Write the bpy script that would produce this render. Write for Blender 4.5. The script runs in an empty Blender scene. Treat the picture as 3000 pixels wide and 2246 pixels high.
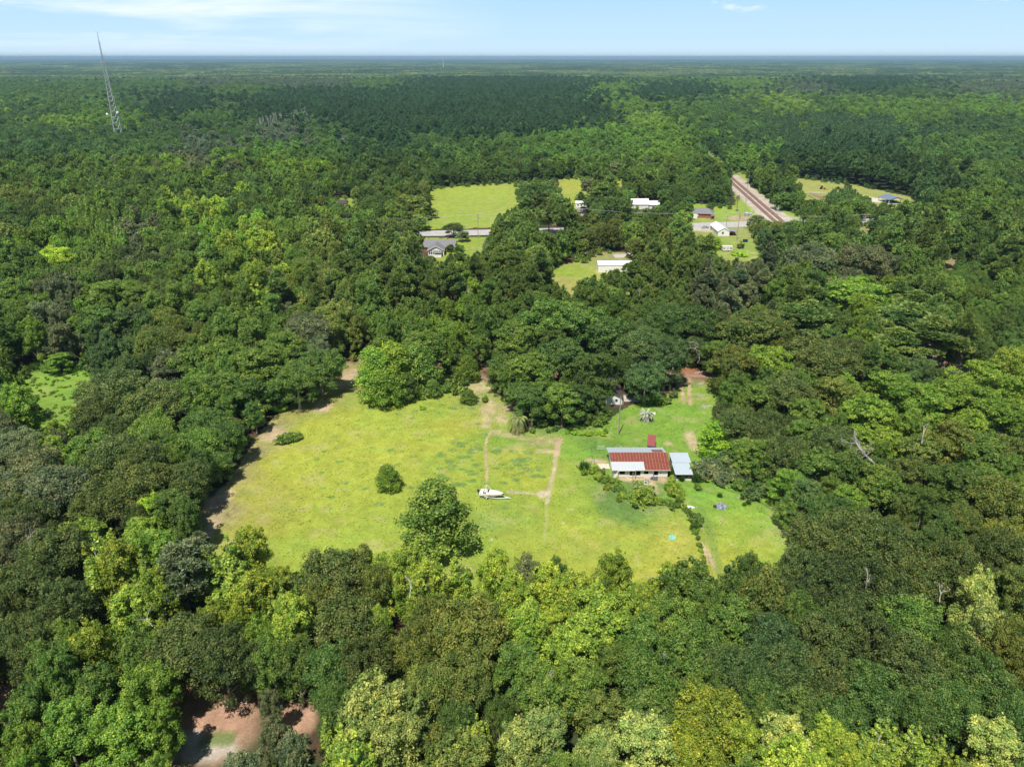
import bpy, math, random
import numpy as np
C = bpy.context.scene.collection
R = math.radians
PI = math.pi
# ------------------------------------------------------------------ camera, sky, sun, exposure
CAM_H, FPX, PITCH = 95.0, 2200.0, R(23.45)      # photo is 3000 x 2246 px
cam_d = bpy.data.cameras.new("camera"); cam = bpy.data.objects.new("camera", cam_d); C.objects.link(cam)
cam.location = (0, 0, CAM_H); cam.rotation_euler = (R(90) - PITCH, 0, 0)
cam_d.sensor_width = 36; cam_d.lens = 36 * FPX / 3000; cam_d.clip_start = 0.5; cam_d.clip_end = 120000
bpy.context.scene.camera = cam
SUN_EL, SUN_TO = R(61), R(19)                    # shadows fall away from the camera, a little to the right
sd = bpy.data.lights.new("sun", "SUN"); sun = bpy.data.objects.new("sun", sd); C.objects.link(sun)
sd.energy = 4.9; sd.angle = R(0.53); sd.color = (1, 0.94, 0.84)
sun.rotation_euler = (R(90) - SUN_EL, 0, -SUN_TO)
W = bpy.data.worlds.new("World"); bpy.context.scene.world = W; W.use_nodes = True
nt = W.node_tree; nt.nodes.clear()
def N(t, k, **kw):
    n = t.nodes.new(k)
    for a, v in kw.items():
        if a.startswith("i_"): n.inputs[a[2:].replace("_", " ")].default_value = v
        elif a[0] == "n" and a[1:].isdigit(): n.inputs[int(a[1:])].default_value = v
        else: setattr(n, a, v)
    return n
sky = N(nt, "ShaderNodeTexSky", sky_type="NISHITA", sun_disc=False, sun_elevation=SUN_EL, sun_rotation=R(180) + SUN_TO,
        altitude=100, air_density=1.0, dust_density=0.35, ozone_density=2.2)
bg = N(nt, "ShaderNodeBackground"); out = N(nt, "ShaderNodeOutputWorld")
SKY_S = 0.061
bg.inputs[1].default_value = SKY_S
tc = N(nt, "ShaderNodeTexCoord"); sep = N(nt, "ShaderNodeSeparateXYZ"); nt.links.new(tc.outputs["Generated"], sep.inputs[0])
# blue of the clear air above the horizon
ramp = N(nt, "ShaderNodeValToRGB"); nt.links.new(sep.outputs[2], ramp.inputs[0])
e = ramp.color_ramp.elements
e[0].position = 0.0; e[0].color = (11.21, 14.04, 15.81, 1)
e[1].position = 0.075; e[1].color = (6.73, 10.86, 16.05, 1)
e2 = ramp.color_ramp.elements.new(0.022); e2.color = (8.85, 12.51, 15.93, 1)
lowm = N(nt, "ShaderNodeMapRange", n1=0.07, n2=0.35, n3=1.0, n4=0.0); nt.links.new(sep.outputs[2], lowm.inputs[0])
mx = N(nt, "ShaderNodeMix", data_type="RGBA"); nt.links.new(lowm.outputs[0], mx.inputs[0])
nt.links.new(sky.outputs[0], mx.inputs[6]); nt.links.new(ramp.outputs[0], mx.inputs[7])
# thin cirrus on the left, small puffs at the top right
mp = N(nt, "ShaderNodeMapping"); mp.inputs["Scale"].default_value = (2.2, 2.2, 26); mp.inputs["Rotation"].default_value = (0, R(-2.0), 0)
nt.links.new(tc.outputs["Generated"], mp.inputs[0])
nz = N(nt, "ShaderNodeTexNoise", i_Scale=1.6, i_Detail=9.0, i_Roughness=0.56, i_Distortion=0.6); nt.links.new(mp.outputs[0], nz.inputs[0])
cr = N(nt, "ShaderNodeMapRange", n1=0.40, n2=0.66); nt.links.new(nz.outputs[0], cr.inputs[0])
lf = N(nt, "ShaderNodeMapRange", n1=0.0, n2=-0.32, n3=0.0, n4=1.0); nt.links.new(sep.outputs[0], lf.inputs[0])
zl = N(nt, "ShaderNodeMapRange", n1=0.002, n2=0.02); nt.links.new(sep.outputs[2], zl.inputs[0])
m1 = N(nt, "ShaderNodeMath", operation="MULTIPLY"); nt.links.new(cr.outputs[0], m1.inputs[0]); nt.links.new(lf.outputs[0], m1.inputs[1])
m1b = N(nt, "ShaderNodeMath", operation="MULTIPLY"); nt.links.new(m1.outputs[0], m1b.inputs[0]); nt.links.new(zl.outputs[0], m1b.inputs[1])
mp2 = N(nt, "ShaderNodeMapping"); mp2.inputs["Scale"].default_value = (1, 1, 3.2); nt.links.new(tc.outputs["Generated"], mp2.inputs[0])
nz2 = N(nt, "ShaderNodeTexNoise", i_Scale=17.0, i_Detail=7.0, i_Roughness=0.6); nt.links.new(mp2.outputs[0], nz2.inputs[0])
cr2 = N(nt, "ShaderNodeMapRange", n1=0.615, n2=0.72); nt.links.new(nz2.outputs[0], cr2.inputs[0])
zl2 = N(nt, "ShaderNodeMapRange", n1=0.045, n2=0.058); nt.links.new(sep.outputs[2], zl2.inputs[0])
m2 = N(nt, "ShaderNodeMath", operation="MULTIPLY"); nt.links.new(cr2.outputs[0], m2.inputs[0]); nt.links.new(zl2.outputs[0], m2.inputs[1])
mxa = N(nt, "ShaderNodeMath", operation="MAXIMUM"); nt.links.new(m1b.outputs[0], mxa.inputs[0]); nt.links.new(m2.outputs[0], mxa.inputs[1])
m3 = N(nt, "ShaderNodeMath", operation="MULTIPLY", n1=0.75); nt.links.new(mxa.outputs[0], m3.inputs[0])
mc = N(nt, "ShaderNodeMix", data_type="RGBA"); nt.links.new(m3.outputs[0], mc.inputs[0]); nt.links.new(mx.outputs[2], mc.inputs[6]); mc.inputs[7].default_value = (15.58, 16.40, 16.99, 1)
nt.links.new(mc.outputs[2], bg.inputs[0]); nt.links.new(bg.outputs[0], out.inputs[0])
sc = bpy.context.scene
sc.view_settings.view_transform = "Standard"; sc.view_settings.look = "None"; sc.view_settings.exposure = 0.2; sc.view_settings.gamma = 1.0
sc.render.engine = "CYCLES"
sc.cycles.max_bounces = 5; sc.cycles.diffuse_bounces = 2; sc.cycles.glossy_bounces = 2; sc.cycles.transmission_bounces = 3
sc.cycles.transparent_max_bounces = 6; sc.cycles.volume_bounces = 0; sc.cycles.use_denoising = True
sc.cycles.caustics_reflective = False; sc.cycles.caustics_refractive = False
sc.cycles.use_adaptive_sampling = True; sc.cycles.adaptive_threshold = 0.02
# ------------------------------------------------------------------ photo <-> place
CP, SP = math.cos(PITCH), math.sin(PITCH)
K = 3000 / 2212.0                                # the zoomed view measured in 2212-px units
def at(px, py, z=0.0):                           # where the sight line of photo pixel (px, py) meets height z
    u, v = (px - 1500) / FPX, (1123 - py) / FPX
    d = (u, CP + v * SP, -SP + v * CP); t = (z - CAM_H) / d[2]
    return (d[0] * t, d[1] * t, z)
def ats(sx, sy, z=0.0): return at(sx * K, sy * K, z)
def depth_of(x, y, z): return y * CP + (CAM_H - z) * SP
def proj(x, y, z):
    dz = z - CAM_H; c = y * CP - dz * SP; v = y * SP + dz * CP
    c = np.maximum(c, 1e-3)
    return 1500 + FPX * x / c, 1123 - FPX * v / c
# ------------------------------------------------------------------ noise helpers (numpy)
_T = {}
def vnoise(x, y, seed=0):
    T = _T.get(seed)
    if T is None: T = _T[seed] = np.random.RandomState(seed).rand(256, 256)
    xi = np.floor(x).astype(int); yi = np.floor(y).astype(int); fx = x - xi; fy = y - yi
    fx = fx * fx * (3 - 2 * fx); fy = fy * fy * (3 - 2 * fy)
    a = T[xi % 256, yi % 256]; b = T[(xi + 1) % 256, yi % 256]; c = T[xi % 256, (yi + 1) % 256]; d = T[(xi + 1) % 256, (yi + 1) % 256]
    return (a * (1 - fx) + b * fx) * (1 - fy) + (c * (1 - fx) + d * fx) * fy
def fbm(x, y, seed=0, o=4):
    x = np.asarray(x, float); y = np.asarray(y, float)
    s = 0; a = 0.5; t = 0
    for k in range(o):
        s = s + a * vnoise(x * 2 ** k, y * 2 ** k, seed + k); t += a; a *= 0.5
    return s / t
def ss(a, b, x): t = np.clip((x - a) / (b - a), 0, 1); return t * t * (3 - 2 * t)
def fillpoly(mask, pts, val=1):                  # scanline polygon fill; pts in mask units
    h, w = mask.shape; P = np.array(pts, float); n = len(P)
    for r in range(max(0, int(P[:, 1].min())), min(h, int(P[:, 1].max()) + 2)):
        y = r + 0.5; xs = []
        for i in range(n):
            x0, y0 = P[i]; x1, y1 = P[(i + 1) % n]
            if (y0 <= y) != (y1 <= y): xs.append(x0 + (y - y0) / (y1 - y0) * (x1 - x0))
        xs.sort()
        for a, b in zip(xs[::2], xs[1::2]):
            mask[r, max(0, int(round(a))):max(0, min(w, int(round(b))))] = val
# ------------------------------------------------------------------ objects
def tag(o, label=None, cat=None, group=None, kind=None):
    if label: o["label"] = label
    if cat: o["category"] = cat
    if group: o["group"] = group
    if kind: o["kind"] = kind
    return o
def empty(name, label, cat, loc=(0, 0, 0), rz=0, group=None, scale=None):
    o = bpy.data.objects.new(name, None); o.empty_display_size = 0.5; C.objects.link(o)
    o.location = loc; o.rotation_euler = (0, 0, rz)
    if scale: o.scale = scale
    return tag(o, label, cat, group)
class MB:
    def __init__(s): s.v = []; s.f = []; s.m = []
    def add(s, vs, fs, mi=0):
        b = len(s.v); s.v += [tuple(q) for q in vs]; s.f += [tuple(b + i for i in f) for f in fs]; s.m += [mi] * len(fs); return s
    def box(s, x0, x1, y0, y1, z0, z1, mi=0):
        return s.add([(x0, y0, z0), (x1, y0, z0), (x1, y1, z0), (x0, y1, z0), (x0, y0, z1), (x1, y0, z1), (x1, y1, z1), (x0, y1, z1)],
                     [(0, 3, 2, 1), (4, 5, 6, 7), (0, 1, 5, 4), (1, 2, 6, 5), (2, 3, 7, 6), (3, 0, 4, 7)], mi)
    def slab(s, q, t, mi=0):                     # q: 4 corners, counter-clockwise seen from above; t: thickness downwards
        return s.add(list(q) + [(a, b, c - t) for a, b, c in q], [(0, 1, 2, 3), (7, 6, 5, 4), (0, 4, 5, 1), (1, 5, 6, 2), (2, 6, 7, 3), (3, 7, 4, 0)], mi)
    def tube(s, pts, rad, n=6, mi=0, cap=True):
        P = [np.array(p, float) for p in pts]; rr = rad if hasattr(rad, "__len__") else [rad] * len(P); vs = []; fs = []
        for i, p in enumerate(P):
            d = P[min(i + 1, len(P) - 1)] - P[max(i - 1, 0)]; d /= (np.linalg.norm(d) + 1e-9)
            u = np.cross(d, (0, 0, 1) if abs(d[2]) < 0.9 else (1, 0, 0)); u /= np.linalg.norm(u); w = np.cross(d, u)
            for k in range(n):
                a = 2 * PI * k / n; vs.append(p + rr[i] * (math.cos(a) * u + math.sin(a) * w))
        for i in range(len(P) - 1):
            for k in range(n): fs.append((i * n + k, i * n + (k + 1) % n, (i + 1) * n + (k + 1) % n, (i + 1) * n + k))
        if cap: fs += [tuple(range(n - 1, -1, -1)), tuple((len(P) - 1) * n + k for k in range(n))]
        return s.add(vs, fs, mi)
    def disc(s, c, r, ax, t, n=16, mi=0):        # short drum along axis ax
        c = np.array(c, float); a = np.array(ax, float); a /= np.linalg.norm(a)
        return s.tube([c - a * t / 2, c + a * t / 2], r, n, mi)
    def build(s, name, mat, parent=None, smooth=False):
        me = bpy.data.meshes.new(name); me.from_pydata(s.v, [], s.f); me.validate()
        for m in (mat if isinstance(mat, (list, tuple)) else [mat]): me.materials.append(m)
        if any(s.m): me.polygons.foreach_set("material_index", s.m[:len(me.polygons)])
        if smooth: me.polygons.foreach_set("use_smooth", [True] * len(me.polygons))
        me.update(); o = bpy.data.objects.new(name, me); C.objects.link(o)
        if parent: o.parent = parent
        return o
def np_mesh(name, V, F, attrs=None, mats=()):
    me = bpy.data.meshes.new(name); k = F.shape[1]
    me.vertices.add(len(V)); me.vertices.foreach_set("co", V.astype(np.float32).ravel())
    me.loops.add(F.size); me.loops.foreach_set("vertex_index", F.astype(np.int32).ravel())
    me.polygons.add(len(F)); me.polygons.foreach_set("loop_start", np.arange(0, F.size, k, dtype=np.int32))
    for nme, (typ, dom, arr) in (attrs or {}).items():
        a = me.attributes.new(nme, typ, dom); a.data.foreach_set("color" if "COLOR" in typ else ("vector" if typ == "FLOAT_VECTOR" else "value"), arr.ravel())
    for m in mats: me.materials.append(m)
    me.update(calc_edges=True); return me
def grid_faces(nx, ny):
    i = np.arange(nx - 1)[None, :] + np.arange(ny - 1)[:, None] * nx
    return np.stack([i, i + 1, i + 1 + nx, i + nx], -1).reshape(-1, 4)
# ------------------------------------------------------------------ materials
def mat(name, col, rough=0.7, noise=0.0, nscale=1.0, spec=0.3, metal=0.0, bump=0.0, col2=None, coords="Object", detail=5.0):
    m = bpy.data.materials.new(name); m.use_nodes = True; t = m.node_tree; b = t.nodes["Principled BSDF"]
    b.inputs["Base Color"].default_value = (*col, 1); b.inputs["Roughness"].default_value = rough
    b.inputs["Specular IOR Level"].default_value = spec; b.inputs["Metallic"].default_value = metal
    if noise or col2:
        c = N(t, "ShaderNodeTexCoord"); n = N(t, "ShaderNodeTexNoise", i_Scale=nscale, i_Detail=detail, i_Roughness=0.62)
        t.links.new(c.outputs[coords], n.inputs[0])
        r = N(t, "ShaderNodeValToRGB"); t.links.new(n.outputs[0], r.inputs[0])
        r.color_ramp.elements[0].position = 0.32; r.color_ramp.elements[1].position = 0.68
        k = 1 - noise
        r.color_ramp.elements[0].color = (col[0] * k, col[1] * k, col[2] * k, 1)
        c2 = col2 or tuple(min(1, q * (1 + noise)) for q in col)
        r.color_ramp.elements[1].color = (*c2, 1)
        t.links.new(r.outputs[0], b.inputs["Base Color"])
        if bump:
            bb = N(t, "ShaderNodeBump", i_Strength=bump, i_Distance=0.05); t.links.new(n.outputs[0], bb.inputs["Height"]); t.links.new(bb.outputs[0], b.inputs["Normal"])
    return m
def leaf_mat(name, trans=0.26, rough=0.55, spec=0.22, hue=1.0):
    m = bpy.data.materials.new(name); m.use_nodes = True; t = m.node_tree; b = t.nodes["Principled BSDF"]; o = t.nodes["Material Output"]
    a = N(t, "ShaderNodeAttribute", attribute_type="INSTANCER", attribute_name="tint")
    v = N(t, "ShaderNodeAttribute", attribute_type="GEOMETRY", attribute_name="v")
    p = N(t, "ShaderNodeAttribute", attribute_type="GEOMETRY", attribute_name="pf")
    mr = N(t, "ShaderNodeMapRange", n1=0.0, n2=1.0, n3=0.55, n4=1.50); t.links.new(v.outputs["Fac"], mr.inputs[0])
    mp_ = N(t, "ShaderNodeMapRange", n1=0.0, n2=1.0, n3=0.72, n4=1.28); t.links.new(p.outputs["Fac"], mp_.inputs[0])
    mm = N(t, "ShaderNodeMath", operation="MULTIPLY"); t.links.new(mr.outputs[0], mm.inputs[0]); t.links.new(mp_.outputs[0], mm.inputs[1])
    vm = N(t, "ShaderNodeVectorMath", operation="SCALE"); t.links.new(a.outputs["Vector"], vm.inputs[0]); t.links.new(mm.outputs[0], vm.inputs["Scale"])
    hs = N(t, "ShaderNodeCombineXYZ", n1=1.0, n2=1.0); hr_ = N(t, "ShaderNodeMapRange", n1=0.0, n2=1.0, n3=0.84, n4=1.20); t.links.new(p.outputs["Fac"], hr_.inputs[0]); t.links.new(hr_.outputs[0], hs.inputs[0])
    hm_ = N(t, "ShaderNodeVectorMath", operation="MULTIPLY"); t.links.new(vm.outputs[0], hm_.inputs[0]); t.links.new(hs.outputs[0], hm_.inputs[1]); vm = hm_
    t.links.new(vm.outputs[0], b.inputs["Base Color"]); b.inputs["Roughness"].default_value = rough; b.inputs["Specular IOR Level"].default_value = spec
    tr = N(t, "ShaderNodeBsdfTranslucent"); v2 = N(t, "ShaderNodeVectorMath", operation="MULTIPLY"); v2.inputs[1].default_value = (1.5, 1.7, 0.8)
    t.links.new(vm.outputs[0], v2.inputs[0]); t.links.new(v2.outputs[0], tr.inputs[0])
    ms = N(t, "ShaderNodeMixShader", n0=trans); t.links.new(b.outputs[0], ms.inputs[1]); t.links.new(tr.outputs[0], ms.inputs[2]); t.links.new(ms.outputs[0], o.inputs[0])
    return m
M = dict(
    leaf=leaf_mat("leaf"), blade=leaf_mat("grass_blade", .35, .7, .1), gloss=leaf_mat("glossy_leaf", 0.25, 0.42, 0.4), needle=leaf_mat("pine_needle", 0.15, 0.6, 0.25),
    bark2=mat("pale_bark", (0.34, 0.31, 0.27), 0.9, 0.3, 3.0), bark=mat("bark", (0.16, 0.125, 0.10), 0.9, 0.35, 3.0), pine_bark=mat("pine_bark", (0.20, 0.12, 0.085), 0.9, 0.35, 3.0),
    dead=mat("bare_wood", (0.50, 0.46, 0.42), 0.85, 0.25, 3.0), white=mat("white_paint", (0.80, 0.80, 0.79), 0.5, 0.05, 0.8),
    white_metal=mat("white_metal_roof", (0.80, 0.81, 0.82), 0.45, 0.05, 0.4), cream=mat("cream_siding", (0.72, 0.68, 0.60), 0.6, 0.08, 1.0),
    shingle=mat("grey_shingle", (0.20, 0.20, 0.215), 0.9, 0.2, 2.5), dark_shingle=mat("dark_shingle", (0.075, 0.06, 0.06), 0.9, 0.3, 2.0),
    brick=mat("red_brick", (0.33, 0.12, 0.07), 0.85, 0.25, 3.0), dark=mat("dark_opening", (0.012, 0.012, 0.013), 0.9),
    glass=mat("window_glass", (0.03, 0.045, 0.06), 0.12, spec=0.6), wood=mat("weathered_wood", (0.36, 0.31, 0.26), 0.9, 0.3, 4.0),
    brown_wood=mat("brown_wood", (0.24, 0.14, 0.08), 0.9, 0.35, 3.0), pole=mat("pole_wood", (0.30, 0.27, 0.24), 0.9, 0.2, 2.0),
    steel=mat("galvanised_steel", (0.52, 0.54, 0.57), 0.42, 0.12, 3.0, spec=0.5, metal=0.6), wire=mat("pale_wire", (0.42, 0.44, 0.44), 0.6),
    darkmetal=mat("dark_metal", (0.05, 0.05, 0.06), 0.5), rubber=mat("tyre_rubber", (0.02, 0.02, 0.02), 0.8),
    concrete=mat("pale_concrete", (0.46, 0.44, 0.41), 0.9, 0.15, 0.8), gel=mat("white_gelcoat", (0.82, 0.82, 0.82), 0.25, spec=0.5),
    teal=mat("teal_paint", (0.10, 0.45, 0.40), 0.4), black=mat("black_plastic", (0.015, 0.015, 0.02), 0.35, spec=0.5),
    orange=mat("orange_paint", (0.75, 0.26, 0.02), 0.4), silver=mat("silver_car_paint", (0.55, 0.57, 0.60), 0.3, spec=0.6, metal=0.4),
    red=mat("red_paint", (0.45, 0.03, 0.03), 0.35), navy=mat("navy_tarp", (0.01, 0.035, 0.10), 0.6, 0.2, 2.0),
    tarp=mat("grey_tarp", (0.12, 0.13, 0.16), 0.4, 0.45, 1.6, col2=(0.42, 0.46, 0.55)), aqua=mat("aqua_tarp", (0.08, 0.50, 0.46), 0.5, 0.1, 2.0, col2=(0.3, 0.62, 0.58)),
    aqua2=mat("aqua_striped_tarp", (0.35, 0.62, 0.64), 0.5, 0.1, 3.0, col2=(0.82, 0.84, 0.82)), bluemetal=mat("blue_grey_metal_roof", (0.17, 0.22, 0.31), 0.5, 0.06, 1.0),
    green=mat("green_plastic", (0.02, 0.12, 0.04), 0.5),
)
# ------------------------------------------------------------------ where the photo shows open ground (S units: 2212-px view)
MH, MW = 828, 1106
OPEN = [
 [(752,780),(730,800),(722,832),(690,850),(640,868),(598,895),(570,925),(548,948),(553,985),(528,1015),(500,1040),(468,1062),(438,1098),(428,1130),(442,1152),(470,1165),(500,1180),
  (545,1185),(600,1205),(620,1236),(655,1222),(690,1200),(740,1188),(800,1175),(850,1186),(880,1195),(960,1185),(1010,1205),(1050,1216),(1080,1222),(1130,1208),(1190,1226),(1230,1242),
  (1270,1252),(1310,1238),(1345,1240),(1362,1248),(1400,1240),(1418,1218),(1475,1212),(1530,1225),(1552,1262),(1598,1240),(1642,1216),(1688,1235),(1705,1190),(1700,1170),(1722,1145),
  (1715,1100),(1690,1080),(1655,1062),(1600,1058),(1565,1062),(1530,1045),(1500,1055),(1497,1030),(1497,990),(1510,975),(1512,930),(1530,905),(1528,850),(1540,812),(1518,798),(1450,800),
  (1438,852),(1385,872),(1345,885),(1310,915),(1250,922),(1200,925),(1130,932),(1095,925),(1090,880),(1068,850),(1058,800),(1035,798),(1030,850),(1000,870),(960,862),(900,858),
  (830,868),(788,862),(778,820),(772,784)],
 [(932,412),(1005,404),(1106,397),(1112,430),(1140,440),(1150,452),(1105,452),(1070,467),(1057,492),(1052,512),(1040,530),(1018,552),(1002,548),(985,515),(906,512),(906,500),(930,495),(927,470),(934,450)],
 [(1208,388),(1252,388),(1258,405),(1262,432),(1246,440),(1218,420)], [(1325,388),(1342,390),(1342,402),(1328,402)],
 [(1166,484),(1205,486),(1210,500),(1168,502)],
 [(1188,590),(1212,574),(1240,570),(1286,578),(1286,556),(1302,548),(1356,548),(1352,580),(1292,590),(1258,600),(1236,624),(1196,612)],
 [(1500,472),(1530,470),(1545,448),(1592,455),(1574,432),(1584,405),(1584,376),(1608,375),(1615,402),(1650,428),(1700,458),(1737,476),(1732,482),(1655,478),(1614,478),(1612,492),(1630,530),(1638,562),(1590,566),(1570,548),
  (1545,548),(1545,510),(1496,506),(1496,488)],
 [(1706,384),(1830,400),(1800,404),(1785,425),(1745,440),(1736,410)], [(1838,400),(1900,412),(1976,428),(1964,438),(1945,440),(1890,440),(1868,428)],
 [(730,432),(768,432),(766,444),(732,446)], [(1498,440),(1520,440),(1520,460),(1502,462)], [(1365,434),(1424,434),(1424,446),(1368,446)],
 [(1243,432),(1268,434),(1272,462),(1246,462)],
 [(60,832),(110,808),(190,806),(200,820),(185,850),(150,890),(140,912),(112,925),(92,880)],
 [(385,1565),(420,1510),(480,1498),(545,1482),(575,1500),(560,1560),(540,1610),(560,1640),(500,1656),(400,1656),(385,1610)], [(610,1515),(660,1540),(672,1575),(640,1580),(612,1560)],
 [(0,1490),(35,1490),(45,1510),(60,1555),(0,1550)],
 [(1984,760),(2010,772),(2030,788),(2020,795),(1990,775)], [(1748,540),(1762,548),(1768,556),(1752,552)], [(2030,560),(2060,562),(2055,578),(2032,575)],
 [(2192,292),(2212,295),(2212,350),(2200,345),(2196,320)], [(1855,495),(1872,494),(1874,512),(1858,515)],
 [(1282,552),(1352,552),(1352,588),(1288,588)], [(920,512),(985,512),(975,530),(962,556),(920,556)], [(1308,960),(1497,960),(1497,1035),(1308,1035)],
 [(1392,934),(1420,934),(1420,965),(1392,965)], [(1895,418),(1950,418),(1950,440),(1895,440)],
]
omask = np.zeros((MH, MW), np.uint8)
for p in OPEN: fillpoly(omask, [(a / 2, b / 2) for a, b in p])
# grass on the ground, also where trees hide it
GRASS = [
 [(757,775),(640,865),(562,930),(500,1035),(432,1098),(418,1150),(450,1240),(560,1300),(800,1320),(1100,1325),(1500,1335),(1720,1300),(1765,1200),(1738,1130),(1705,1072),(1600,1042),(1560,1040),
  (1525,1000),(1545,900),(1555,830),(1510,812),(1470,815),(1445,850),(1350,880),(1310,910),(1130,925),(1095,880),(1062,830),(1020,810),(900,800),(800,790)],
 [(925,408),(1010,400),(1110,394),(1260,384),(1350,386),(1350,405),(1275,440),(1250,452),(1200,480),(1060,492),(900,496),(925,470)],
 [(900,515),(1060,512),(1060,560),(1000,560),(985,600),(1000,640),(880,640),(940,560)],
 [(1180,590),(1210,572),(1240,566),(1290,545),(1365,545),(1365,585),(1420,620),(1340,640),(1235,640)],
 [(1490,440),(1590,445),(1585,372),(1612,372),(1620,400),(1700,455),(1760,478),(1740,490),(1612,492),(1640,530),(1645,575),(1540,580),(1490,560)],
 [(1700,382),(1840,398),(1980,428),(1960,450),(1840,450),(1740,450)],
 [(700,428),(775,428),(800,445),(700,450)], [(40,800),(210,790),(210,860),(130,940),(80,940),(60,870)],
 [(2020,555),(2070,558),(2065,582),(2020,580)], [(2185,290),(2212,292),(2212,330),(2190,325)], [(1845,490),(1880,490),(1880,520),(1850,520)],
]
gmask = np.zeros((MH, MW), np.uint8)
for p in GRASS: fillpoly(gmask, [(a / 2, b / 2) for a, b in p])
def look(mask, px, py):
    ix = (px / K / 2).astype(int); iy = (py / K / 2).astype(int)
    ok = (ix >= 0) & (ix < MW) & (iy >= 0) & (iy < MH)
    return np.where(ok, mask[np.clip(iy, 0, MH - 1), np.clip(ix, 0, MW - 1)], 0)
# ------------------------------------------------------------------ ground sheet
def axis(lo, hi, step, mid_lo, mid_hi, mid_step, far_lo, far_hi, g):
    a = list(np.arange(lo, hi + 1e-6, step)); b = a[-1]
    while b < mid_hi: b += mid_step; a.append(b)
    s = mid_step
    while b < far_hi: s *= g; b += s; a.append(min(b, far_hi))
    b = a[0]; pre = []
    while b > mid_lo: b -= mid_step; pre.append(b)
    s = mid_step
    while b > far_lo: s *= g; b -= s; pre.append(max(b, far_lo))
    return np.array(pre[::-1] + a)
gx = axis(-78, 74, 0.36, -330, 330, 2.0, -42000, 42000, 1.22)
gy = axis(98, 236, 0.42, 40, 660, 1.4, -1500, 42000, 1.2)
X, Y = np.meshgrid(gx, gy); x = X.ravel(); y = Y.ravel()
wob = 1.1
wx = x + wob * (fbm(x / 3.1, y / 3.1, 3) - 0.5) * 2.4; wy = y + wob * (fbm(x / 2.7, y / 2.7, 9) - 0.5) * 2.4
ppx, ppy = proj(wx, wy, 0.0)
front = y > 40
G = np.where(front, look(gmask, ppx, ppy), 0).astype(float)
# colour samples read off the photo (photo px, albedo)
A = [(620,1500,.33,.29,.13),(640,1400,.34,.29,.14),(700,1330,.33,.29,.13),(760,1250,.34,.30,.13),(900,1180,.32,.31,.09),(1010,1090,.34,.29,.13),(740,1450,.37,.37,.07),(720,1560,.34,.35,.06),(850,1600,.30,.38,.045),
 (850,1350,.38,.42,.035),(950,1250,.38,.42,.035),(1000,1430,.35,.41,.04),(1100,1320,.38,.42,.04),(1150,1230,.34,.41,.04),(1100,1550,.30,.38,.05),(1000,1600,.33,.40,.04),(1250,1200,.30,.38,.05),(1300,1300,.38,.41,.04),
 (1350,1250,.36,.38,.06),(1400,1170,.30,.33,.09),(1300,1430,.34,.39,.05),(1450,1290,.22,.34,.05),(1520,1330,.36,.40,.04),(1570,1400,.35,.39,.045),(1500,1280,.20,.32,.05),(1590,1300,.33,.31,.13),(1540,1480,.28,.36,.06),
 (1450,1540,.26,.35,.07),(1400,1600,.26,.35,.05),(1560,1580,.31,.37,.06),(1680,1330,.20,.36,.045),(1700,1450,.30,.40,.04),(1660,1560,.36,.40,.05),(1720,1600,.36,.38,.07),(1850,1560,.36,.39,.06),(1980,1560,.40,.40,.08),
 (1900,1640,.38,.40,.05),(1640,1640,.33,.38,.05),(1750,1520,.30,.39,.04),(2000,1660,.38,.39,.06),(1650,1250,.15,.30,.05),(1750,1260,.14,.31,.045),(1850,1240,.16,.33,.045),(1900,1150,.22,.37,.04),
 (1950,1190,.18,.35,.04),(2010,1240,.17,.34,.05),(2060,1300,.14,.32,.05),(2000,1300,.16,.33,.05),(2040,1150,.24,.35,.06),(1980,1120,.30,.26,.12),(2060,1090,.30,.18,.09),(2060,1440,.17,.35,.05),(2110,1470,.19,.36,.04),(2200,1440,.22,.35,.06),
 (2160,1560,.30,.38,.05),(2250,1480,.22,.36,.05),(2230,1600,.32,.38,.06),(2120,1640,.37,.39,.05),(2300,1560,.22,.36,.05),(1830,1470,.13,.24,.06),(1900,1440,.13,.25,.06),(1780,1440,.12,.22,.06),(1760,1300,.13,.27,.05),
 (1250,600,.31,.39,.06),(1400,560,.32,.40,.06),(1450,640,.31,.38,.07),(1350,640,.28,.37,.05),(1550,620,.32,.37,.07),(1700,540,.32,.38,.04),(1640,540,.36,.36,.08),(1380,720,.27,.35,.05),(1650,830,.36,.34,.10),(1650,800,.28,.37,.05),(1780,740,.30,.29,.11),
 (2100,620,.28,.39,.05),(2160,720,.26,.35,.07),(2180,780,.28,.36,.07),(2150,680,.30,.33,.10),(2160,560,.27,.35,.05),(2300,630,.26,.37,.04),(2350,545,.34,.36,.10),(2500,555,.33,.35,.10),(2640,590,.33,.34,.10),
 (180,1100,.19,.36,.05),(150,1200,.16,.32,.045),(1010,590,.24,.33,.04),(2780,770,.30,.25,.13),(3000,410,.25,.30,.08),(2530,680,.34,.30,.13)]
AP = np.array(A)
agx, agy, _ = np.array([at(a[0], a[1]) for a in A]).T
near = (np.abs(x) < 340) & (y > 60) & (y < 700) & (G > 0)
col = np.zeros((len(x), 3)); wsum = np.zeros(len(x)); idx = np.where(near)[0]
jx = x[idx] + 10 * (fbm(x[idx] / 14, y[idx] / 14, 40) - .5); jy = y[idx] + 14 * (fbm(x[idx] / 14, y[idx] / 14, 50) - .5)
cc = np.zeros((len(idx), 3)); ww = np.zeros(len(idx))
for k in range(len(A)):
    w = 1.0 / (((jx - agx[k]) ** 2 + (jy - agy[k]) ** 2) ** 1.35 + 6.0); ww += w; cc += w[:, None] * AP[k, 2:5]
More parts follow.
